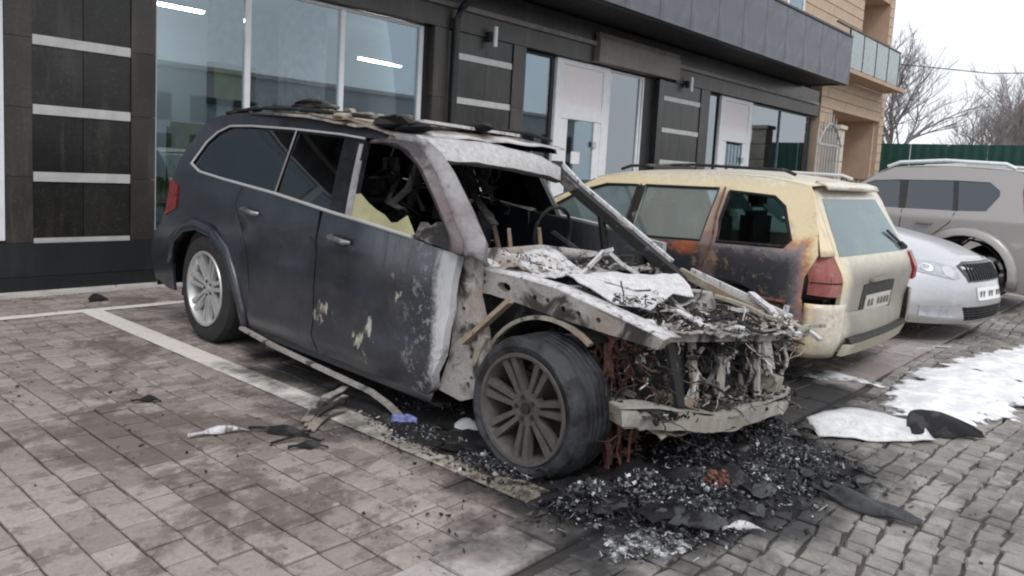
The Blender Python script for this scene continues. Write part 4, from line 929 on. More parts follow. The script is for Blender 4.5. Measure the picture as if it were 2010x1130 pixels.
remains('ash_flakes', [(-.85, -.35, -.70, .65, .86, .94), (.30, .52, -.75, .70, .69, .74), (-.1, .3, -.70, -.3, .78, .82)], 1300, 6, lt, .003, .018, rod=.2)
remains('beam_scraps', [(.42, .56, -.80, .58, .345, .375)], 420, 11, dk, .004, .03, .3)
remains('burnt_wiring', [(.1, .5, -.75, -.3, .30, .68), (.25, .50, .1, .72, .30, .66), (-.35, .3, -.74, -.6, .30, .60)], 230, 7, dk, .012, .04, 1.0)
remains('rusty_scrap', [(.10, .28, -.72, -.50, .10, .62), (.16, .30, -.60, -.40, .02, .22)], 220, 8, lambda r: r.uniform(.58, .70), .008, .028, .4)
# wiper linkage
for p in ([(-.33, 0, .925), (-.335, -.1, .86), (-.33, -.2, .80)], [(-.30, .01, .92), (-.25, .06, .86), (-.18, .12, .81)], [(-.40, .0, .90), (-.29, .02, .94)]): MB().bar(p, .018, .02).build('wiper_arm', m_ashw, suv)
# rusty stack hanging behind the wheel
for i in range(8):
    p = [Vector((.17 + .05 * math.sin(i * 2.1), -.62 + .05 * math.cos(i * 1.3), .67))]
    for q in range(9): p.append(p[-1] + Vector((random.gauss(.006, .018), random.gauss(0, .018), -.068)))
    MB().bar(p, random.uniform(.008, .03), .006).build('rusty_wire', m_rust, suv)
for i in range(7):
    o = MB().bar([(.16 + i * .004, -.56, .56 - i * .034), (.25, -.46, .545 - i * .034), (.30, -.34, .52 - i * .034)], .10, .010, up=(0, 0, 1)).build('rusty_fin', m_rust, suv)
wheel(suv, -3.105, -.835, .385, .393, .272, .255, 7, m_tyre, m_rim, -1, rot=.22); wheel(suv, -3.105, .835, .385, .393, .272, .255, 7, m_tyre, m_rim, 1)
wheel(suv, -.03, -.825, .295, .322, .250, .27, 7, m_tyre_b, m_rim_b, -1, flat=.03, rot=.22); wheel(suv, -.03, .80, .26, .30, .25, .26, 7, m_tyre_b, m_rim_b, 1, flat=.05)
# sill trim that dropped at its front end
MB().bar([(-2.555, -.955, .20), (-2.1, -.965, .165), (-1.5, -.955, .13), (-1.13, -.94, .105), (-.98, -.935, .07), (-.88, -.93, .028)], .035, .018).build('sill_trim', m_ashg, suv)

# ------------------------------------------------------------------ the other cars
def spline(pts, n=5):
    out = []
    for i in range(len(pts) - 1):
        p0 = Vector(pts[max(i - 1, 0)]); p1 = Vector(pts[i]); p2 = Vector(pts[i + 1]); p3 = Vector(pts[min(i + 2, len(pts) - 1)])
        for k in range(n):
            t = k / n; out.append(tuple(.5 * ((2 * p1) + (p2 - p0) * t + (2 * p0 - 5 * p1 + 4 * p2 - p3) * t * t + (3 * p1 - p0 - 3 * p2 + p3) * t ** 3)))
    return out + [tuple(pts[-1])]
def yfun(w, b, lean, low=.25):
    return lambda x, z: w - (lean * (z - b) if z > b else 0) - low * max(0, .45 - z) ** 2
def car_shell(t, yf, segs, mats):
    """segs: (name, stations (x, z, bulge_x, bulge_z), material): cross strips over the spine of the car"""
    for nm, st, m in segs:
        rows = []
        for (x, z, bx, bz) in spline(st, 3):
            w = yf(x, z); rows.append([(x + bx * (1 - abs(k / 9) ** 3.2), w * k / 9, z + bz * (1 - abs(k / 9) ** 2.2)) for k in range(-9, 10)])
        sheet(nm, rows, m, t, .012, 35)
def side_panels(t, yf, out, holes, m, name='body_side'):
    for s in (1, -1): panel(name, out, lambda x, z, d, s=s: (x, s * (yf(x, z) - d), z), m, t, holes=holes, thick=.02, step=.09)
def side_glass(t, yf, polys, m, nm='side_window'):
    for s in (1, -1):
        for q in polys: panel(nm, q, lambda x, z, d, s=s: (x, s * (yf(x, z) - .012 - d), z), m, t, thick=.005)
def arch(cx, cz, r, z0, k=9): 
    a0 = math.asin(max(-1, min(1, (z0 - cz) / r))); return [(cx + r * math.cos(a), cz + r * math.sin(a)) for a in [lerp(a0, math.pi - a0, i / k) for i in range(k + 1)]]
def liners(t, cxs, cz, r, w):
    for cx in cxs:
        for s in (1, -1): sheet('wheel_arch_liner', [[(cx + (r + .01) * math.cos(a), s * y, cz + (r + .01) * math.sin(a)) for y in (w, w - .3)] for a in [lerp(-.2, math.pi + .2, i / 12) for i in range(13)]], m_blk, t, .006)
def under(t, x0, x1, w): MB().box(x0, x1, -w, w, .20, .28).build('underbody', m_blk, t)
def interior(t, xs, w, zb, m=None):
    m = m or m_blk
    for x, d in xs:
        for y in (-.38, .38): 
            MB().box(x - .06, x + .06, y - .22, y + .22, zb - .3, zb + .16).build('seat_back', m, t, bevel=.04, smooth=50); MB().box(x - .045, x + .045, y - .12, y + .12, zb + .19, zb + .32).build('headrest', m, t, bevel=.03, smooth=50)
m_clear = glass('car_glass', (.50, .66, .63), .02, .16, .08, (.48, .58, .58), .16)  # even teal film paints the panes' bright haze, over a little dirt
m_tint2 = glass('privacy_glass', (.20, .23, .24), .02, .07)
m_hatchgl = glass('hatch_glass', (.24, .38, .36), .03, .14, .3, (.30, .40, .38), .16)  # teal film puts a pale sheen into the colour, besides dirt

# ---- scorched white estate, tail toward the camera
g = G('estate_paint'); P = g.obj(); s3 = g.sep(P); n = g.noise(5, 6, P, .65, .4); nf = g.noise(34, 6, P, .7)
cw = g.mix(g.ss(n, .35, .7), (.60, .585, .53), (.76, .75, .69))
cw = g.mix(g.math('MULTIPLY', g.ss(s3[2], 1.42, 1.30), g.math('MULTIPLY', g.ss(s3[2], .52, .72), g.math('MULTIPLY', g.ss(s3[1], .50, .74), .72))), g.mix(g.ss(nf, .3, .7), cw, (.56, .49, .36)), (.74, .61, .35))
# burnt zone on the left flank: heat colours outward from the grey-blue middle
yy = g.ss(s3[1], .55, .72)
dz = g.math('SUBTRACT', s3[2], g.math('MULTIPLY_ADD', n, .16, .86)); dx = g.math('SUBTRACT', g.math('ABSOLUTE', g.math('SUBTRACT', s3[0], 1.0)), .78)
dd = g.math('MAXIMUM', dz, dx); dd = g.math('ADD', dd, g.math('MULTIPLY_ADD', nf, .10, -.05)); dd = g.math('ADD', dd, g.math('MULTIPLY_ADD', g.noise(13, 6, P, .75, 1.0), .16, -.08))
heat = g.ramp(g.math('MULTIPLY_ADD', dd, 2.2, .5), (.0, (.030, .032, .038)), (.30, (.050, .050, .058)), (.42, (.15, .135, .145)), (.50, (.30, .20, .19)), (.55, (.46, .20, .10)), (.60, (.60, .42, .22)), (.68, (.72, .60, .38)))
c = g.mix(g.math('MULTIPLY', yy, g.ss(dd, .20, .06)), cw, heat)
vio = g.math('MULTIPLY', yy, g.math('MULTIPLY', g.ss(n, .5, .62), g.math('MULTIPLY', g.ss(dd, -.05, .02), g.ss(dd, .2, .1)))); c = g.mix(g.math('MULTIPLY', vio, .5), c, (.38, .28, .34))
rs = g.math('MULTIPLY', yy, g.math('MULTIPLY', g.ss(g.noise(4, 5, g.scl(P, (1, 1, 2.5))), .52, .6), g.math('MULTIPLY', g.ss(s3[2], .78, .84), g.ss(s3[2], .97, .9)))); rs = g.math('MULTIPLY', rs, g.ss(s3[0], .9, 1.05)); c = g.mix(rs, c, (.34, .10, .05))
pc = g.math('MULTIPLY', yy, g.ss(g.math('ADD', g.math('ABSOLUTE', g.math('SUBTRACT', s3[0], .885)), g.math('MULTIPLY_ADD', n, .12, -.06)), .10, .03)); c = g.mix(g.math('MULTIPLY', g.math('MULTIPLY', pc, g.ss(s3[2], 1.33, 1.22)), .8), c, (.16, .11, .10))
sm = g.math('MULTIPLY', yy, g.math('MULTIPLY', g.ss(g.noise(8, 7, P, .8), .54, .64), g.ss(s3[2], 1.28, 1.05))); c = g.mix(g.math('MULTIPLY', sm, .6), c, (.36, .25, .15))
# road dirt on the tail
dirt = g.math('MULTIPLY', g.ss(s3[0], .22, .05), g.math('MULTIPLY', g.ss(s3[2], .9, .72), g.ss(s3[1], .66, .5))); c = g.mix(g.math('MULTIPLY', dirt, g.math('MULTIPLY_ADD', n, .5, .55)), c, (.165, .152, .135))
bot = g.math('MULTIPLY', g.ss(s3[2], .36, .24), .5); c = g.mix(bot, c, (.38, .35, .22))
m_est = g.pbr(c, g.math('MULTIPLY_ADD', dirt, .3, .38), .0, g.bump(nf, .08, .002), Coat_Weight=.2, Coat_Roughness=.2)
est = thing('burnt_estate_car', 'white estate car scorched yellow and grey along its left side, tail toward the camera', 'car', (6.0, 1.65, 0), R(90))
ye = yfun(.90, .88, .45)
HG = dict(tl=.36)
q = [(.19, .52), (.20, .60), (.19, .74), (.12, .89), (.16, 1.06), (.235, 1.27), (.28, 1.335), (.55, 1.378), (.85, 1.392), (1.17, 1.388), (1.7, 1.37), (1.98, 1.33), (2.17, 1.23), (2.42, 1.10), (2.72, .985), (3.1, .92), (3.5, .80), (3.66, .66), (3.70, .42), (3.62, .24)] + arch(3.02, .31, .35, .24) + arch(.72, .31, .35, .24) + [(.18, .24), (.12, .30)]
WIN = [[(2.50, .985), (2.12, 1.205), (1.89, 1.275), (1.60, 1.283), (1.62, .895), (2.42, .925)], [(1.53, 1.283), (.92, 1.29), (.955, .91), (1.54, .895)], [(.83, 1.272), (.50, 1.252), (.415, 1.19), (.315, .97), (.35, .925), (.83, .915), (.845, 1.07)]]
side_panels(est, ye, q, WIN, m_est)
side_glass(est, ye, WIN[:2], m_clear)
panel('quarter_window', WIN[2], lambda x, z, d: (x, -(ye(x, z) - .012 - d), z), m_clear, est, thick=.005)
for wv in WIN[:2]:
    for s in (1, -1): MB().tube([(x, s * (ye(x, z) + .002), z) for x, z in wv + wv[:1]], .009, 5).build('window_seal', m_blk, est)
wv = WIN[2]; MB().tube([(x, ye(x, z) + .001, z) for x, z in wv + wv[:1]], .013, 6).build('window_seal', m_soot, est)
MB().tube([(x, ye(x, z) + .004, z) for x, z in ((.875, 1.30), (.885, 1.1), (.86, .9), (.93, .7), (.90, .55))], .008, 5).build('door_gap', m_rust, est)
MB().tube([(x, ye(x, z) + .002, z) for x, z in ((1.575, 1.29), (1.585, .9), (1.6, .5))], .007, 5).build('door_gap', m_soot, est)
panel('door_pillar', [(1.545, .90), (1.615, .90), (1.595, 1.28), (1.535, 1.28)], lambda x, z, d: (x, ye(x, z) + .004 - d, z), m_ashd, est, thick=.01)
car_shell(est, ye, [
    ('rear_bumper', [(.17, .24, -.17, -.01), (.13, .30, -.17, 0), (.13, .40, -.17, 0), (.14, .50, -.15, 0)], m_est),
    ('roof_panel', [(.28, 1.335, -.04, .03), (.55, 1.378, 0, .035), (.85, 1.392, 0, .04), (1.17, 1.388, 0, .04), (1.7, 1.37, 0, .04), (1.98, 1.33, .03, .04)], m_est),
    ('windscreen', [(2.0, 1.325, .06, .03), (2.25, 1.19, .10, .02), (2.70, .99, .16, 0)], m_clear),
    ('bonnet', [(2.73, .985, .16, .02), (3.1, .92, .14, .05), (3.5, .80, .10, .03)], m_est),
    ('front_bumper', [(3.51, .795, .10, .03), (3.66, .66, .16, 0), (3.70, .42, .16, 0), (3.62, .24, .14, 0)], m_est)], None)
for s in (1, -1): MB().tube([(x, s * .60, z) for x, z in ((.42, 1.41), (.5, 1.44), (1.2, 1.455), (1.75, 1.43), (1.84, 1.40))], .013, 6).build('roof_rail', m_ashd if s > 0 else m_chrome, est, 50)
def xh(y, z): return interp([(.24, -.015), (.36, -.01), (.5, -.005), (.62, -.02), (.74, -.035), (.86, .02), (1.0, .09), (1.28, .245), (1.335, .30)], z) + .03 * y + .05 * abs(y) ** 4
hf = lambda y, z, d: (xh(y, z) + d, y, z)
panel('tailgate', [(-.60, .33), (.58, .33), (.68, .50), (.70, .64), (.735, .88), (.66, 1.10), (.60, 1.31), (.3, 1.34), (-.3, 1.34), (-.60, 1.31), (-.70, 1.10), (-.79, .88), (-.76, .64), (-.70, .5)], hf, m_est, est,
      holes=[[(-.70, .885), (.655, .885), (.60, 1.08), (.53, 1.25), (-.52, 1.255), (-.61, 1.08)]], thick=.03, step=.08)
panel('rear_window', [(-.71, .88), (.665, .88), (.61, 1.08), (.535, 1.255), (-.53, 1.26), (-.62, 1.08)], lambda y, z, d: (xh(y, z) - .004 + d, y, z), m_hatchgl, est, thick=.006)
o = sheet('roof_spoiler', [[(.30, y, 1.372), (.225, y, 1.350), (.205, y * .98, 1.322)] for y in [-.55 + .11 * k for k in range(11)]], m_est, est, .02, 40)
MB().box(.20, .225, -.16, .16, 1.322, 1.338).build('brake_lamp', m_red, est)
MB().tube([(xh(-.62, .93) - .02, -.62, .93), (xh(-.42, 1.02) - .02, -.40, 1.03)], .011, 6).tube([(xh(-.7, .90) - .02, -.70, .90), (xh(-.62, .93) - .02, -.62, .93)], .02, 8).build('rear_wiper', m_blk, est)
m_lampred = ash('scorched_lamp', (.36, .10, .09), (.10, .04, .035), (.45, .22, .20), .4, 5, .3, .35)
def cor(u, z, s=1, out=0.0):
    a = u * math.pi / 2; return ((xh(s * .66, z) + .03 * 0) + .02 + (.16 + out * .5) * (1 - math.cos(a)) - out * .8, s * (.68 + (.222 + out * .3) * math.sin(a)), z)
panel('tail_lamp', [(.04, .885), (.60, .893), (.80, .87), (.84, .76), (.80, .63), (.10, .615), (.0, .75)], lambda u, z, d: (cor(u, z)[0] - .012 + d, cor(u, z)[1], z), m_lampred, est, thick=.04, step=.06)
for k in (1,): panel('lamp_rib', [(.12, .65 + k * .055), (.9, .655 + k * .055), (.9, .663 + k * .055), (.12, .658 + k * .055)], lambda u, z, d: (cor(u, z)[0] - .016 + d, cor(u, z)[1], z), m_soot, est, thick=.01)
for s in (1, -1):
    sheet('rear_pillar', [[cor(u / 6, z, s)[:1][0:1] + () for u in ()] or [Vector((lerp(xh(s * .6, z) + .012, interp([(.88, .10), (1.06, .16), (1.27, .235), (1.335, .28)], z), (1 - math.cos(u / 8 * math.pi / 2))), s * lerp(interp([(.88, .72), (1.1, .65), (1.31, .57)], z), ye(.2, z) - .002, math.sin(u / 8 * math.pi / 2)), z)) for u in range(9)] for z in [.885 + .045 * k for k in range(11)]], m_est, est, .01, 50)
panel('tail_lamp', [(-.80, .86), (-.87, .87), (-.87, .76), (-.87, .66), (-.79, .645), (-.79, .75)], lambda y, z, d: (.0 + interp([(.6, -.03), (.75, -.04), (.9, .03)], z) - .012 + d, y, z), m_red, est, thick=.05, step=.05)
for s in (1, -1): sheet('lamp_housing', [[Vector(cor(u / 8, z, s, -.03)) for u in range(10)] for z in (.60, .70, .80, .875)], m_soot, est, .006)
panel('bumper_trim', [(-.86, .305), (.62, .305), (.66, .345), (-.88, .345)], lambda y, z, d: (-.055 - .02 * (1 - abs(y)) + .06 * abs(y) ** 4 + d, y, z), m_blk, est, thick=.03)
for s in (1, -1):
    rows = [[Vector(cor(u / 8, .5, s, .05 * math.sin(min(1, (z - .15) / .3) * 1.57) + 0)) * 1.0 + Vector((-.02 + max(0, .32 - z) * .3, 0, z - .5)) for u in range(9)] for z in [.215 + .04 * k for k in range(10)]]
    o = sheet('bumper_corner', rows, m_est, est, .012, 50)
panel('bumper_lower', [(-.68, .222), (.68, .222), (.68, .30), (-.68, .30)], lambda y, z, d: (-.06 - .03 * (1 - abs(y)) + .10 * abs(y) ** 4 + (.30 - z) * .4 + d, y, z), m_est, est, thick=.03)
panel('plate_recess', [(-.30, .46), (.34, .46), (.34, .68), (-.30, .68)], lambda y, z, d: (xh(y, z) - .006 + d, y, z), m_blk, est, thick=.006)
o = panel('number_plate', [(-.24, .49), (.27, .49), (.27, .60), (-.24, .60)], lambda y, z, d: (xh(y, z) - .016 + d, y, z), simple('plate_white', (.50, .48, .44), .5, var=.15, sc=30), est, thick=.008)
m_ltr = simple('plate_letters', (.16, .15, .14), .6)
for k in range(7):
    if k == 2: continue
    y = .215 - k * .066; MB().box(-.006, 0, -.014, .014, -.024, .024).build('plate_letter', m_ltr, o).location = (xh(y, .545) - .018, y, .545)
MB().box(xh(0, .7) - .03, xh(0, .7), -.22, .26, .695, .72).build('handle', m_est, est, bevel=.006)
panel('bumper_hole', [(.70 + (.15 + .03 * math.sin(k * 2.3)) * math.cos(k * .5236), .475 + (.062 + .012 * math.sin(k * 1.7)) * math.sin(k * .5236)) for k in range(12)], lambda u, z, d: tuple(Vector(cor(u, .5, 1, .052)) + Vector((-.004 + d, .004 - d, z - .5))), m_soot, est, thick=.004, step=.05)
interior(est, ((2.0, 1), (1.1, 1)), .38, .95); under(est, .2, 3.5, .8); liners(est, (.72, 3.02), .31, .35, .88)
for x in (.72, 3.02):
    wheel(est, x, .80, .305, .308, .20, .20, 5, m_tyre_b if x < 1 else m_tyre, m_rim_b if x < 1 else m_rim, 1, double=False); wheel(est, x, -.80, .305, .308, .20, .20, 5, m_tyre, m_rim, -1, double=False)
MB().tube([(x, .905, .56 + .0 * x) for x in (.3, .5, .7)], .015, 6).build('burnt_trim', m_rust, est)

# ---- silver saloon, nose out
def carpaint(name, col, dirtcol=(.25, .22, .19), metal=.55, rough=.28, low=.55):
    g = G(name); P = g.obj(); s3 = g.sep(P); n = g.noise(4, 6, P, .65)
    c = g.mix(g.math('MULTIPLY', g.ss(g.math('ADD', s3[2], g.math('MULTIPLY', n, .25)), low, low - .3), .5), col, dirtcol)
    c = g.mix(g.math('MULTIPLY', g.ss(g.noise(30, 5, P), .45, .8), .12), c, dirtcol)
    return g.pbr(c, g.math('MULTIPLY_ADD', n, .12, rough), metal, None, Coat_Weight=.6, Coat_Roughness=.08)
m_sil = carpaint('saloon_silver', (.56, .57, .59), metal=.5, low=.66); m_gry = carpaint('suv_silver', (.34, .325, .315), metal=.35, rough=.33)
m_lens = simple('lamp_lens', (.42, .44, .47), .12, .35, var=.2, sc=25, Coat_Weight=1.0)
sal = thing('silver_saloon', 'silver saloon car parked nose out between the scorched estate and the grey off-roader', 'car', (8.27, 1.36, 0), R(-98))
yo = yfun(.885, .80, .42)
q = [(-.10, .22), (-.06, .35), (-.10, .55), (-.20, .70), (-.45, .80), (-.9, .90), (-1.30, .965), (-1.55, 1.08), (-2.0, 1.32), (-2.3, 1.41), (-2.8, 1.43), (-3.2, 1.38), (-3.65, 1.12), (-3.8, 1.02), (-4.2, .98), (-4.28, .60), (-4.2, .24)] + arch(-3.45, .31, .35, .24)[::-1] + arch(-.85, .31, .35, .24)[::-1]
q = [(x - .27, z) for x, z in q]
WO = [[(-1.80, .95), (-2.22, 1.30), (-2.7, 1.345), (-2.7, .93)], [(-2.78, .93), (-2.78, 1.345), (-3.2, 1.33), (-3.62, 1.10), (-3.55, .95)]]
side_panels(sal, yo, q, WO, m_sil); side_glass(sal, yo, WO, m_tint2)
car_shell(sal, yo, [
    ('bonnet', [(-.47, .715, .33, .02), (-.72, .80, .28, .07), (-1.17, .90, .20, .08), (-1.57, .965, .2, .05)], m_sil),
    ('windscreen', [(-1.59, .97, .2, .05), (-2.27, 1.32, .16, .04), (-2.57, 1.41, .1, .03)], m_tint2),
    ('roof_panel', [(-2.58, 1.41, .1, .03), (-3.07, 1.43, 0, .03), (-3.47, 1.38, -.05, .03)], m_sil),
    ('rear_window', [(-3.48, 1.375, -.05, .03), (-3.92, 1.12, -.1, .02), (-4.07, 1.02, -.1, .01)], m_tint2),
    ('boot_lid', [(-4.08, 1.02, -.1, .01), (-4.47, .98, -.1, .01), (-4.55, .6, -.1, 0), (-4.47, .24, -.1, 0)], m_sil)], None)
def xs_(y, z): return interp([(.18, .02), (.25, .055), (.36, .06), (.50, .03), (.60, .0), (.70, -.05), (.78, -.16)], z) - .40 * abs(y / .885) ** 3.0
sf = lambda off: (lambda y, z, d: (xs_(y, z) + off - d, y, z))
panel('front_bumper', [(-.885, .19), (.885, .19), (.885, .56), (.875, .74), (.30, .745), (-.30, .745), (-.875, .74), (-.885, .56)], sf(0), m_sil, sal, thick=.02, step=.06,
      holes=[[(-.42, .22), (.42, .22), (.48, .345), (-.48, .345)]])
panel('lower_intake', [(-.44, .21), (.44, .21), (.50, .35), (-.50, .35)], sf(-.02), m_blk, sal, thick=.01)
for k in range(5): panel('intake_slat', [(-.46, .235 + k * .024), (.46, .235 + k * .024), (.46, .243 + k * .024), (-.46, .243 + k * .024)], sf(-.004), m_blkgl, sal, thick=.012)
panel('grille', [(-.36, .56), (.36, .56), (.44, .70), (.30, .735), (-.30, .735), (-.44, .70)], sf(.008), m_blkgl, sal, thick=.02)
for k in range(13): y = -.33 + k * .055; panel('grille_slat', [(y, .575), (y + .012, .575), (y + .012, .715), (y, .715)], sf(.018), m_blk, sal, thick=.012)
for s in (-1, 1):
    sg = s
    panel('headlight', [(sg * .45, .60), (sg * .52, .585), (sg * .80, .645), (sg * .87, .735), (sg * .80, .755), (sg * .62, .735), (sg * .47, .69)], sf(.010), m_lens, sal, thick=.03, step=.05)
    panel('lamp_unit', [(sg * .56 + .05 * math.cos(t * .6283), .655 + .05 * math.sin(t * .6283)) for t in range(10)], sf(.014), m_chrome, sal, thick=.004); panel('lamp_unit', [(sg * .71 + .04 * math.cos(t * .6283), .685 + .035 * math.sin(t * .6283)) for t in range(10)], sf(.014), m_chrome, sal, thick=.004)
    panel('fog_lamp', [(sg * .55, .25), (sg * .80, .26), (sg * .80, .35), (sg * .60, .36)], sf(.006), m_blk if False else m_lens, sal, thick=.01)
    MB().bar([(xs_(sg * .84, .36), sg * .83, .37), (xs_(sg * .5, .37) + .01, sg * .5, .375)], .012, .012).build('bumper_crease', m_sil, sal)
    o = MB().box(-.06, .06, -.1, .1, -.07, .07).build('wing_mirror', m_sil, sal, bevel=.03, smooth=50); o.location = (-2.0, s * .98, 1.0)
o = panel('number_plate', [(-.26, .40), (.26, .40), (.26, .51), (-.26, .51)], sf(.014), simple('plate_clean', (.78, .78, .78), .4, var=.05), sal, thick=.01)
for k in range(8):
    if k in (2, 5): continue
    y = -.22 + k * .062; MB().box(0, .004, -.014, .014, -.028, .028).build('plate_letter', m_ltr, o).location = (xs_(y, .455) + .017, y, .455)
interior(sal, ((-2.5, 1), (-3.3, 1)), .38, .98); under(sal, -4.4, -.35, .8); liners(sal, (-1.12, -3.72), .31, .35, .87)
for x in (-1.12, -3.72):
    for s in (-1, 1): wheel(sal, x, s * .79, .31, .315, .205, .20, 5, m_tyre, m_rim, s, double=False)

# ---- grey off-roader at the right edge, tail toward the camera side
xt = thing('silver_off_roader', 'silver grey off-road car with white roof rails at the right edge of the row', 'car', (11.3, 1.6, 0), R(90))
yx = yfun(.885, 1.05, .36)
q = [(-.26, .24), (-.30, .45), (-.28, .62), (-.32, .80), (-.31, 1.05), (-.25, 1.36), (-.17, 1.58), (-.05, 1.63), (.62, 1.665), (1.24, 1.63), (1.44, 1.545), (1.63, 1.40), (1.98, 1.17), (2.5, 1.08), (3.0, 1.0), (3.14, .85), (3.16, .5), (3.1, .26)] + arch(2.55, .36, .41, .26) + arch(.36, .40, .46, .26)
WX = [[(1.85, 1.19), (1.60, 1.395), (1.45, 1.462), (1.15, 1.485), (1.10, 1.135), (1.75, 1.14)], [(1.07, 1.485), (.57, 1.50), (.52, 1.14), (1.04, 1.135)], [(.53, 1.50), (.20, 1.492), (.09, 1.40), (.08, 1.34), (.19, 1.155), (.48, 1.14)]]
side_panels(xt, yx, q, WX, m_gry); side_glass(xt, yx, WX, m_tint2)
for s in (1, -1):
    o = sheet('arch_flare', [[(.36 + (.455 + k * .11) * math.cos(a), s * (yx(0, .5) + h), .40 + (.455 + k * .11) * math.sin(a)) for k, h in ((0, .005), (.1, .045), (.7, .04), (1, .002))] for a in [lerp(-.25, 3.35, i / 16) for i in range(17)]], m_gry, xt, .006, 50)
    MB().tube([(x, s * .62, z) for x, z in ((-.02, 1.66), (.08, 1.71), (.7, 1.735), (1.2, 1.70), (1.34, 1.64))], .024, 8).build('roof_rail', simple('rail_pale', (.72, .76, .80), .3, .3, var=.05) if s > 0 else m_chrome, xt, 50)
    for pp in ([(1.04, 1.135), (1.11, 1.135), (1.155, 1.485), (1.065, 1.487)], [(.475, 1.14), (.525, 1.14), (.575, 1.50), (.525, 1.50)]): panel('door_pillar', pp, lambda x, z, d, s=s: (x, s * (yx(x, z) + .003 - d), z), m_blkgl, xt, thick=.01)
    for x, z in ((.92, .98), (1.95, .95)): MB().box(-.09, .09, -.02, .03, -.02, .02).build('handle', m_gry, xt, bevel=.01).location = (x - .12, s * .89, z)
    MB().tube([(x, s * (yx(x, z) + .003), z) for x, z in ((.50, 1.12), (.54, 1.0), (.80, .75), (.85, .35))], .005, 5).build('door_gap', m_blk, xt); MB().tube([(x, s * (yx(x, z) + .003), z) for x, z in ((1.07, 1.12), (1.07, 1.0), (1.1, .35))], .005, 5).build('door_gap', m_blk, xt)
    panel('tail_lamp', [(-.325, 1.10), (-.18, 1.15), (-.13, 1.40), (-.14, 1.54), (-.20, 1.54), (-.265, 1.36)], lambda x, z, d, s=s: (x, s * (yx(x, z) + .006 - d), z), m_red, xt, thick=.04, step=.06)
    o = MB().box(-.06, .06, -.1, .1, -.09, .09).build('wing_mirror', m_gry, xt, bevel=.03, smooth=50); o.location = (1.8, s * .98, 1.2)
car_shell(xt, yx, [
    ('rear_bumper', [(-.26, .24, -.08, 0), (-.30, .45, -.08, 0), (-.28, .62, -.08, 0)], m_gry), ('tailgate', [(-.28, .625, -.06, 0), (-.32, .80, -.06, 0), (-.31, 1.05, -.06, 0)], m_gry),
    ('rear_window', [(-.31, 1.055, -.06, 0), (-.25, 1.36, -.05, 0), (-.17, 1.58, -.04, .01)], m_tint2), ('roof_panel', [(-.17, 1.585, -.04, .01), (-.05, 1.63, 0, .03), (.62, 1.665, 0, .03), (1.24, 1.63, 0, .03), (1.44, 1.545, .04, .02)], m_gry),
    ('windscreen', [(1.45, 1.54, .05, .02), (1.63, 1.40, .1, .02), (1.98, 1.17, .15, 0)], m_tint2), ('bonnet', [(1.99, 1.17, .15, 0), (2.5, 1.08, .1, .04), (3.0, 1.0, .08, .02)], m_gry), ('front_bumper', [(3.0, .995, .08, .02), (3.14, .85, .1, 0), (3.16, .5, .1, 0), (3.1, .26, .1, 0)], m_gry)], None)
interior(xt, ((1.5, 1), (.7, 1)), .38, 1.15); under(xt, 0, 3.0, .8); liners(xt, (.36, 2.55), .38, .42, .87)
for x in (.36, 2.55):
    for s in (-1, 1): wheel(xt, x, s * .79, .345, .35, .22, .215, 6, m_tyre, m_rim, s, double=False)

# ------------------------------------------------------------------ what lies on the ground
def lumpy(name, outline, h, mat, label=None, cat=None, kind=None, step=.05, amp=.5, sc=6, seed=0):
    cx = sum(p[0] for p in outline) / len(outline); cy = sum(p[1] for p in outline) / len(outline)
    def inside(x, y):
        c_ = False; n = len(outline)
        for i in range(n):
            (x1, y1), (x2, y2) = outline[i], outline[(i + 1) % n]
            if (y1 > y) != (y2 > y) and x < (x2 - x1) * (y - y1) / (y2 - y1) + x1: c_ = not c_
        return c_
    def dist(x, y):
        m = 9
        for i in range(len(outline)):
            a = Vector(outline[i]); b = Vector(outline[(i + 1) % len(outline)]); p = Vector((x, y)); t = max(0, min(1, (p - a).dot(b - a) / (b - a).length_squared)); m = min(m, (p - a - (b - a) * t).length)
        return m if inside(x, y) else -m
    A = [p[0] for p in outline]; Bq = [p[1] for p in outline]; nx = int((max(A) - min(A) + .3) / step); ny = int((max(Bq) - min(Bq) + .3) / step)
    V, Fc, idx = [], [], {}
    for i in range(nx + 1):
        for j in range(ny + 1):
            x = min(A) - .15 + i * step; y = min(Bq) - .15 + j * step
            d = dist(x, y) + .10 * noise.noise(Vector((x * 5, y * 5, seed))) + .05 * noise.noise(Vector((x * 14, y * 14, seed)))
            z = h * min(1, max(-.2, d / .22)) ** 1 if d > 0 else d * .4
            z = z * (1 + amp * noise.noise(Vector((x * sc, y * sc, seed))) + .4 * amp * noise.noise(Vector((x * sc * 3, y * sc * 3, seed)))) if d > 0 else z
            if d > -.12: idx[(i, j)] = len(V); V.append((x, y, z + .004))
    for i in range(nx):
        for j in range(ny):
            k = [(i, j), (i + 1, j), (i + 1, j + 1), (i, j + 1)]
            if all(q in idx for q in k): Fc.append(tuple(idx[q] for q in k))
    me = bpy.data.meshes.new(name); me.from_pydata(V, [], Fc); o = link(name, me, mat, None, 60); tag(o, label, cat, None, kind); return o
g = G('foam'); P = g.pos(); n = g.noise(9, 6, P, .65); b = g.n('BsdfPrincipled'); g.put(b.inputs['Base Color'], g.mix(g.ss(n, .40, .62), (.66, .67, .69), (.90, .91, .92))); b.inputs['Roughness'].default_value = .6
g.put(b.inputs['Normal'], g.bump(g.noise(60, 5, P), .4, .005)); tr = g.n('BsdfTransparent'); m2 = g.n('MixShader')
hgt = g.sep(P)[2]; g.put(m2.inputs[0], g.ss(g.math('ADD', hgt, g.math('ADD', g.math('MULTIPLY_ADD', g.noise(14, 8, P, .8), .045, -.024), g.math('MULTIPLY', g.ss(g.noise(2.2, 5, P, .6), .50, .66), -.022))), .012, .002))
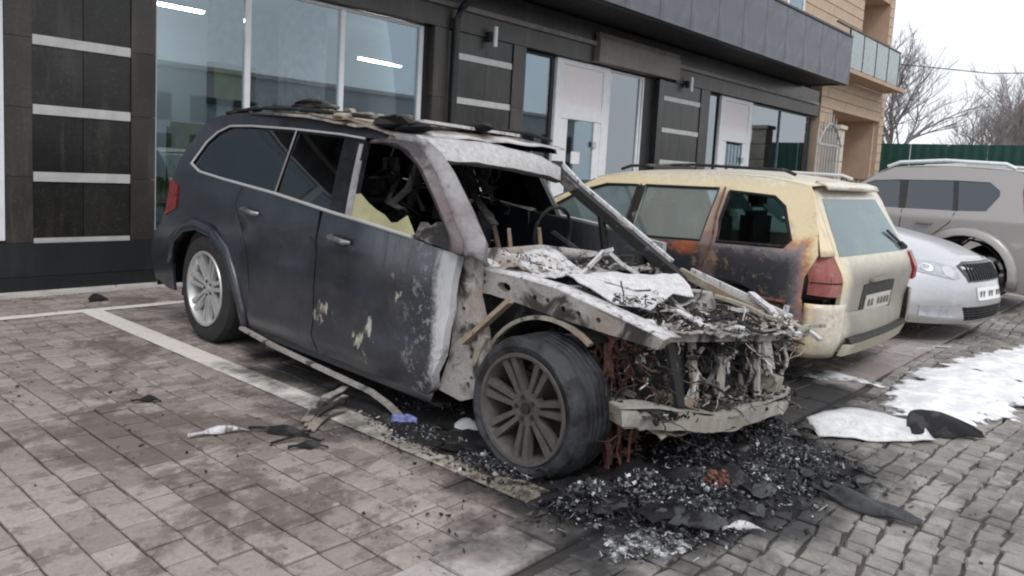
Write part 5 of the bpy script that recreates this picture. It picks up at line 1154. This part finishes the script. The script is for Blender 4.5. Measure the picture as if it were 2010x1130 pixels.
g.t.links.new(b.outputs[0], m2.inputs[1]); g.t.links.new(tr.outputs[0], m2.inputs[2]); g.t.links.new(m2.outputs[0], g.out.inputs['Surface']); m_foam = g.m
lumpy('foam_patch', [(5.2, 1.32), (5.8, 1.42), (6.5, 1.44), (7.3, 1.30), (8.4, 1.05), (9.2, .75), (8.8, .2), (7.2, .25), (6.0, .50), (5.45, .60), (5.1, .85), (4.75, 1.02), (4.95, 1.2)], .030, m_foam, 'broad white patch of extinguishing foam on the setts at the right', 'foam', 'stuff', .04, seed=1)
lumpy('foam_patch', [(5.35, 1.95), (5.85, 1.85), (5.80, 1.60), (5.62, 1.42), (5.50, 1.50), (5.55, 1.65)], .022, m_foam, 'narrow streak of white foam behind the scorched estate', 'foam', 'stuff', .04, seed=2)
lumpy('foam_patch', [(7.0, 1.75), (7.8, 1.55), (8.2, 1.40), (7.6, 1.45), (7.0, 1.62)], .010, m_foam, 'thin smear of foam under the silver saloon', 'foam', 'stuff', .04, seed=3)
lumpy('foam_patch', [(2.18, 1.40), (2.45, 1.47), (2.66, 1.38), (2.55, 1.22), (2.30, 1.24)], .003, m_foam, 'small scatter of white ash foam on the setts at the lower edge', 'foam', 'stuff', .03, seed=4, amp=1.4, sc=16)

# ash and debris heaps: shards of every size, joined
g = G('debris'); a = g.n('Attribute', attribute_type='GEOMETRY', attribute_name='tint').outputs['Fac']
c = g.ramp(a, (0, (.010, .010, .012)), (.45, (.028, .029, .033)), (.62, (.07, .072, .08)), (.80, (.16, .16, .17)), (.93, (.38, .38, .39)), (1, (.62, .63, .64)))
m_deb = g.pbr(g.mix(1, c, g.ramp(g.noise(60, 4, g.pos()), (.3, .6), (.7, 1.3)), 'MULTIPLY'), .32)
def scatter(name, label, spots, seed, n, zmax=.1, kind='stuff', tintf=None, mat=None, smin=.006, smax=.045):
    rnd = random.Random(seed); V, Fc, T = [], [], []
    for i in range(n):
        cx, cy, rx, ry, hh = rnd.choice(spots); r = abs(rnd.gauss(0, .5)); th = rnd.uniform(0, 6.283)
        x = cx + rx * r * math.cos(th); y = cy + ry * r * math.sin(th); z = max(.004, (hh + (.028 if n > 20000 else 0)) * math.exp(-r * r * 1.8) * rnd.random() ** .25)
        s = smin + (smax - smin) * rnd.random() ** 2.6; ti = rnd.random() ** 2.3 if tintf is None else tintf(rnd)
        k = rnd.random(); o = len(V)
        M = Matrix.Rotation(rnd.uniform(0, 6.3), 3, 'Z') @ Matrix.Rotation(rnd.gauss(0, .6), 3, 'X') @ Matrix.Rotation(rnd.gauss(0, .6), 3, 'Y')
        if k < .5: L, w_, t_ = s * rnd.uniform(1, 2.2), s * rnd.uniform(.4, 1), s * rnd.uniform(.05, .3)
        elif k < .8: L, w_, t_ = s, s * .8, s * .7
        else: L, w_, t_ = s * rnd.uniform(1.5, 3.5), s * .3, s * .2
        for sz in (-1, 1):
            for sy in (-1, 1):
                for sx in (-1, 1):
                    q = Vector((sx * L * rnd.uniform(.35, 1), sy * w_ * rnd.uniform(.35, 1), sz * t_ * rnd.uniform(.4, 1) + (.3 * L * abs(sx) if k < .2 else 0) * 0)); q = M @ q
                    V.append((x + q.x, y + q.y, max(.0035, z + q.z + t_ * .5)))
        Fc += [tuple(o + j for j in f) for f in ((0, 2, 3, 1), (4, 5, 7, 6), (0, 1, 5, 4), (2, 6, 7, 3), (0, 4, 6, 2), (1, 3, 7, 5))]; T += [ti] * 8
    me = bpy.data.meshes.new(name); me.from_pydata(V, [], Fc); me.materials.append(mat or m_deb); at = me.attributes.new('tint', 'FLOAT', 'POINT'); at.data.foreach_set('value', T)
    o = bpy.data.objects.new(name, me); C.objects.link(o); tag(o, label, 'debris', None, kind); return o
lumpy('ash_bed', [(2.35, 1.72), (2.5, 1.88), (3.1, 1.98), (4.0, 1.78), (4.2, 1.45), (4.0, 1.22), (3.55, 1.05), (3.2, 1.06), (2.8, 1.2), (2.5, 1.42)], .055, m_soot, 'black sodden ash bed under the burnt nose of the large car', 'ash', 'stuff', .035, amp=1.1, sc=9, seed=8)
lumpy('ash_bed', [(2.50, 1.95), (2.42, 2.9), (2.62, 3.6), (3.2, 3.8), (4.3, 3.6), (4.5, 2.2), (4.3, 1.8), (3.0, 1.85)], .022, m_soot, 'black ash under the wheel arch and sill of the large car', 'ash', 'stuff', .05, amp=1.2, sc=7, seed=9)
scatter('ash_debris', 'heap of black and white burnt fragments before the large front wheel', [(2.50, 1.66, .22, .16, .09), (2.72, 1.55, .28, .20, .10), (2.98, 1.42, .34, .22, .06), (3.3, 1.30, .40, .26, .05), (3.6, 1.32, .40, .30, .06), (3.85, 1.55, .35, .28, .11), (3.3, 1.62, .5, .3, .10), (2.8, 1.35, .3, .2, .02)], 3, 27000, smin=.003, smax=.0135)
scatter('ash_debris', 'loose charred crumbs strewn along the burnt side of the large car', [(2.55, 2.7, .25, .5, .02), (2.52, 2.2, .2, .35, .03), (2.9, 3.0, .5, .6, .03), (3.6, 2.4, .7, .7, .05), (4.5, 2.0, .5, .5, .05)], 4, 6500, smin=.003, smax=.012)
scatter('ash_debris', 'white and grey flakes of ash at the near foot of the debris heap', [(2.40, 1.33, .22, .12, .01), (2.62, 1.30, .3, .12, .01), (2.50, 1.66, .16, .12, .06), (2.74, 1.55, .18, .12, .10), (2.62, 2.5, .06, .06, .02)], 5, 900, tintf=lambda r: r.uniform(.6, 1), smin=.003, smax=.012)
scatter('small_litter', 'scattered small charred crumbs on the open pavers and setts', [(1.7, 3.2, .9, 1.2, .003), (2.2, 2.4, .8, .8, .003), (4.0, .8, 1.6, .5, .004), (1.2, 4.5, 1.6, 1.6, .003), (2.0, 2.0, .8, .5, .003)], 6, 300, smin=.0025, smax=.011, tintf=lambda r: r.random() * .6)
def red_bits():
    return scatter('rusty_debris', 'clump of rust red burnt wire scraps in the middle of the heap', [(2.98, 1.38, .10, .05, .12), (3.04, 1.36, .10, .05, .11)], 9, 260, mat=m_rust, smax=.014)
red_bits()
m_melt = simple('melted_plastic', (.016, .016, .017), .3, var=.6, sc=14, bump=.4)
rnd = random.Random(77); mb = MB()
for i in range(80):
    cx, cy, sp_, h_ = rnd.choice(((2.55, 1.62, .16, .07), (2.85, 1.45, .22, .06), (3.3, 1.35, .3, .05), (3.75, 1.45, .3, .08), (3.2, 1.65, .4, .06), (2.7, 2.4, .2, .02)))
    x, y = rnd.gauss(cx, sp_), rnd.gauss(cy, sp_ * .6); bm = bmesh.new(); bmesh.ops.create_icosphere(bm, subdivisions=2, radius=rnd.uniform(.02, .055))
    bm.verts.ensure_lookup_table(); sz = (rnd.uniform(.7, 1.8), rnd.uniform(.6, 1.4), rnd.uniform(.25, .55)); V = []
    for v in bm.verts:
        q = v.co + noise.noise_vector(v.co * 28 + Vector((i * 3, 0, 0))) * .03; V.append((x + q.x * sz[0], y + q.y * sz[1], max(.004, .02 + h_ * rnd.random() * .0 + h_ * .5 + q.z * sz[2])))
    mb.add(V, [tuple(v.index for v in f.verts) for f in bm.faces]); bm.free()
o = mb.build('melted_lumps', m_melt, None, 35); tag(o, 'glossy black melted plastic clots half sunk in the ash heap', 'debris', None, 'stuff')
# bigger single pieces
def piece(name, label, cat, rows, mat, th=.006, amp=.006, seed=0, kids=()):
    o = sheet(name, rows, mat, None, th, 50); crumple(o, amp, 9, seed); tag(o, label, cat); return o
def arcsheet(p0, p1, width, height, bend=.0, n=14, m=6, side=1, lift=.01, taper=.3):
    p0, p1 = Vector(p0), Vector(p1); d = (p1 - p0); u = Vector((-d.y, d.x)).normalized() * side; rows = []
    for i in range(n + 1):
        t = i / n; tw = 1 - taper * abs(2 * t - 1) ** 2; c_ = p0 + d * t + u * bend * math.sin(math.pi * t)
        rows.append([(c_.x + u.x * width * tw * (k / m), c_.y + u.y * width * tw * (k / m), lift + height * tw * math.sin(math.pi * .5 * min(1, k / m * 1.25)) + .008 * math.sin(t * 9 + k)) for k in range(m + 1)])
    return rows
m_panelw = ash('panel_white', (.78, .79, .80), (.16, .16, .16), (.55, .55, .54), .25, 3, .22, .4, fine=.30); m_char = ash('charred_plastic', (.045, .046, .05), (.010, .010, .011), (.03, .03, .035), .3, 6, .5, .45)
piece('bumper_cover', 'curved charred black bumper cover lying on the setts at lower right', 'bumper', arcsheet((3.42, 1.14), (3.36, .68), .10, .035, -.05, side=1, taper=.6), m_char, .006, .012, 3)
piece('bumper_cover', 'twisted black plastic strip across the debris heap tip', 'bumper', arcsheet((3.45, 1.42), (3.95, 1.58), .07, .07, .03, side=1), m_soot, .006, .02, 5)
wp = piece('body_panel', 'white car body panel fallen flat on the setts in front of the foam', 'body panel', arcsheet((4.18, 1.36), (4.62, .90), .34, .07, -.04, side=1, taper=.5, n=18, m=8), m_panelw, .006, .012, 7)
piece('bumper_cover', 'black curled plastic piece beside the fallen white panel', 'bumper', arcsheet((4.55, .99), (4.90, .72), .20, .10, .03, side=1, taper=.8), m_soot, .006, .012, 9)
piece('plastic_sheet', 'grey black leaf shaped plastic piece in front of the foam', 'plastic', arcsheet((4.72, 1.38), (5.06, 1.02), .18, .05, .03, side=-1, taper=.95), m_char, .005, .008, 11)
for lb, p0, p1, wd, hh, mt in (('pale curved trim strip on the pavers, leftmost of the loose strips', (1.66, 3.36), (1.93, 3.27), .03, .018, m_ashw),
                           ('black bent trim strip joining the pale strip on the pavers', (1.93, 3.28), (2.10, 3.02), .03, .02, m_soot),
                           ('short black rubber strip nearest the camera among the strips', (1.93, 2.94), (2.08, 2.84), .03, .016, m_soot),
                           ('small black scrap alone on the pavers left of the line', (1.68, 4.04), (1.80, 3.96), .035, .012, m_soot),
                           ('small dark scrap near the kerb behind the bay corner', (2.55, 7.0), (2.72, 7.02), .08, .05, m_soot),
                           ('white plastic shard standing in the debris heap', (3.58, 1.36), (3.74, 1.46), .05, .05, m_panelw),
                           ('white glossy fragment on the near slope of the heap', (3.05, 1.22), (3.13, 1.19), .05, .03, m_panelw),
                           ('pale bent strip at the foot of the heap on the setts', (2.72, 1.20), (2.84, 1.08), .025, .015, m_ashw),
                           ('black twig like trim lying on the setts right of the heap', (3.62, 1.10), (3.78, .95), .03, .02, m_soot)):
    piece('trim_strip' if 'strip' in lb or 'trim' in lb else 'scrap', lb, 'debris', arcsheet(p0, p1, wd, hh, .02, n=8, m=3, taper=.6), mt, .005, .006, len(lb))
for lb, segs in (('grey crumpled trim pieces fanned across the worn bay line', (((2.20, 3.20, .02), (2.42, 3.36, .05), (2.62, 3.43, .07), .05), ((2.18, 3.16, .01), (2.36, 3.27, .03), (2.56, 3.34, .05), .035), ((2.16, 3.10, .01), (2.30, 3.18, .03), (2.46, 3.22, .02), .04))),
                 ('thin dark splintered trim between the pale strip and the fanned grey pieces', (((1.98, 3.20, .01), (2.08, 3.08, .02), (2.20, 3.12, .01), .02), ((1.92, 3.06, .01), (2.06, 3.02, .02), (2.12, 2.94, .01), .015)))):
    t = thing('trim_piece', lb, 'debris', (0, 0, 0))
    for a_1, b_1, c_1, w_1 in segs:
        p = spline([a_1, b_1, c_1], 5); o = MB().bar(p, w_1, .006).build('sliver', m_ashg if w_1 > .03 else m_soot, t); crumple(o, .012, 8, w_1 * 100)
o = piece('blue_wrapper', 'crumpled blue plastic scrap on the black ash beside the bay line', 'litter', arcsheet((2.54, 2.94), (2.62, 2.82), .045, .03, .0, n=12, m=8), simple('blue_plastic', (.13, .145, .34), .35, var=.7, sc=40), .002, .022, 3)
piece('white_wrapper', 'crumpled white scrap on the black ash between bay line and front wheel', 'litter', arcsheet((2.70, 2.62), (2.80, 2.52), .06, .05, .0, n=8, m=6), m_panelw, .003, .02, 4)
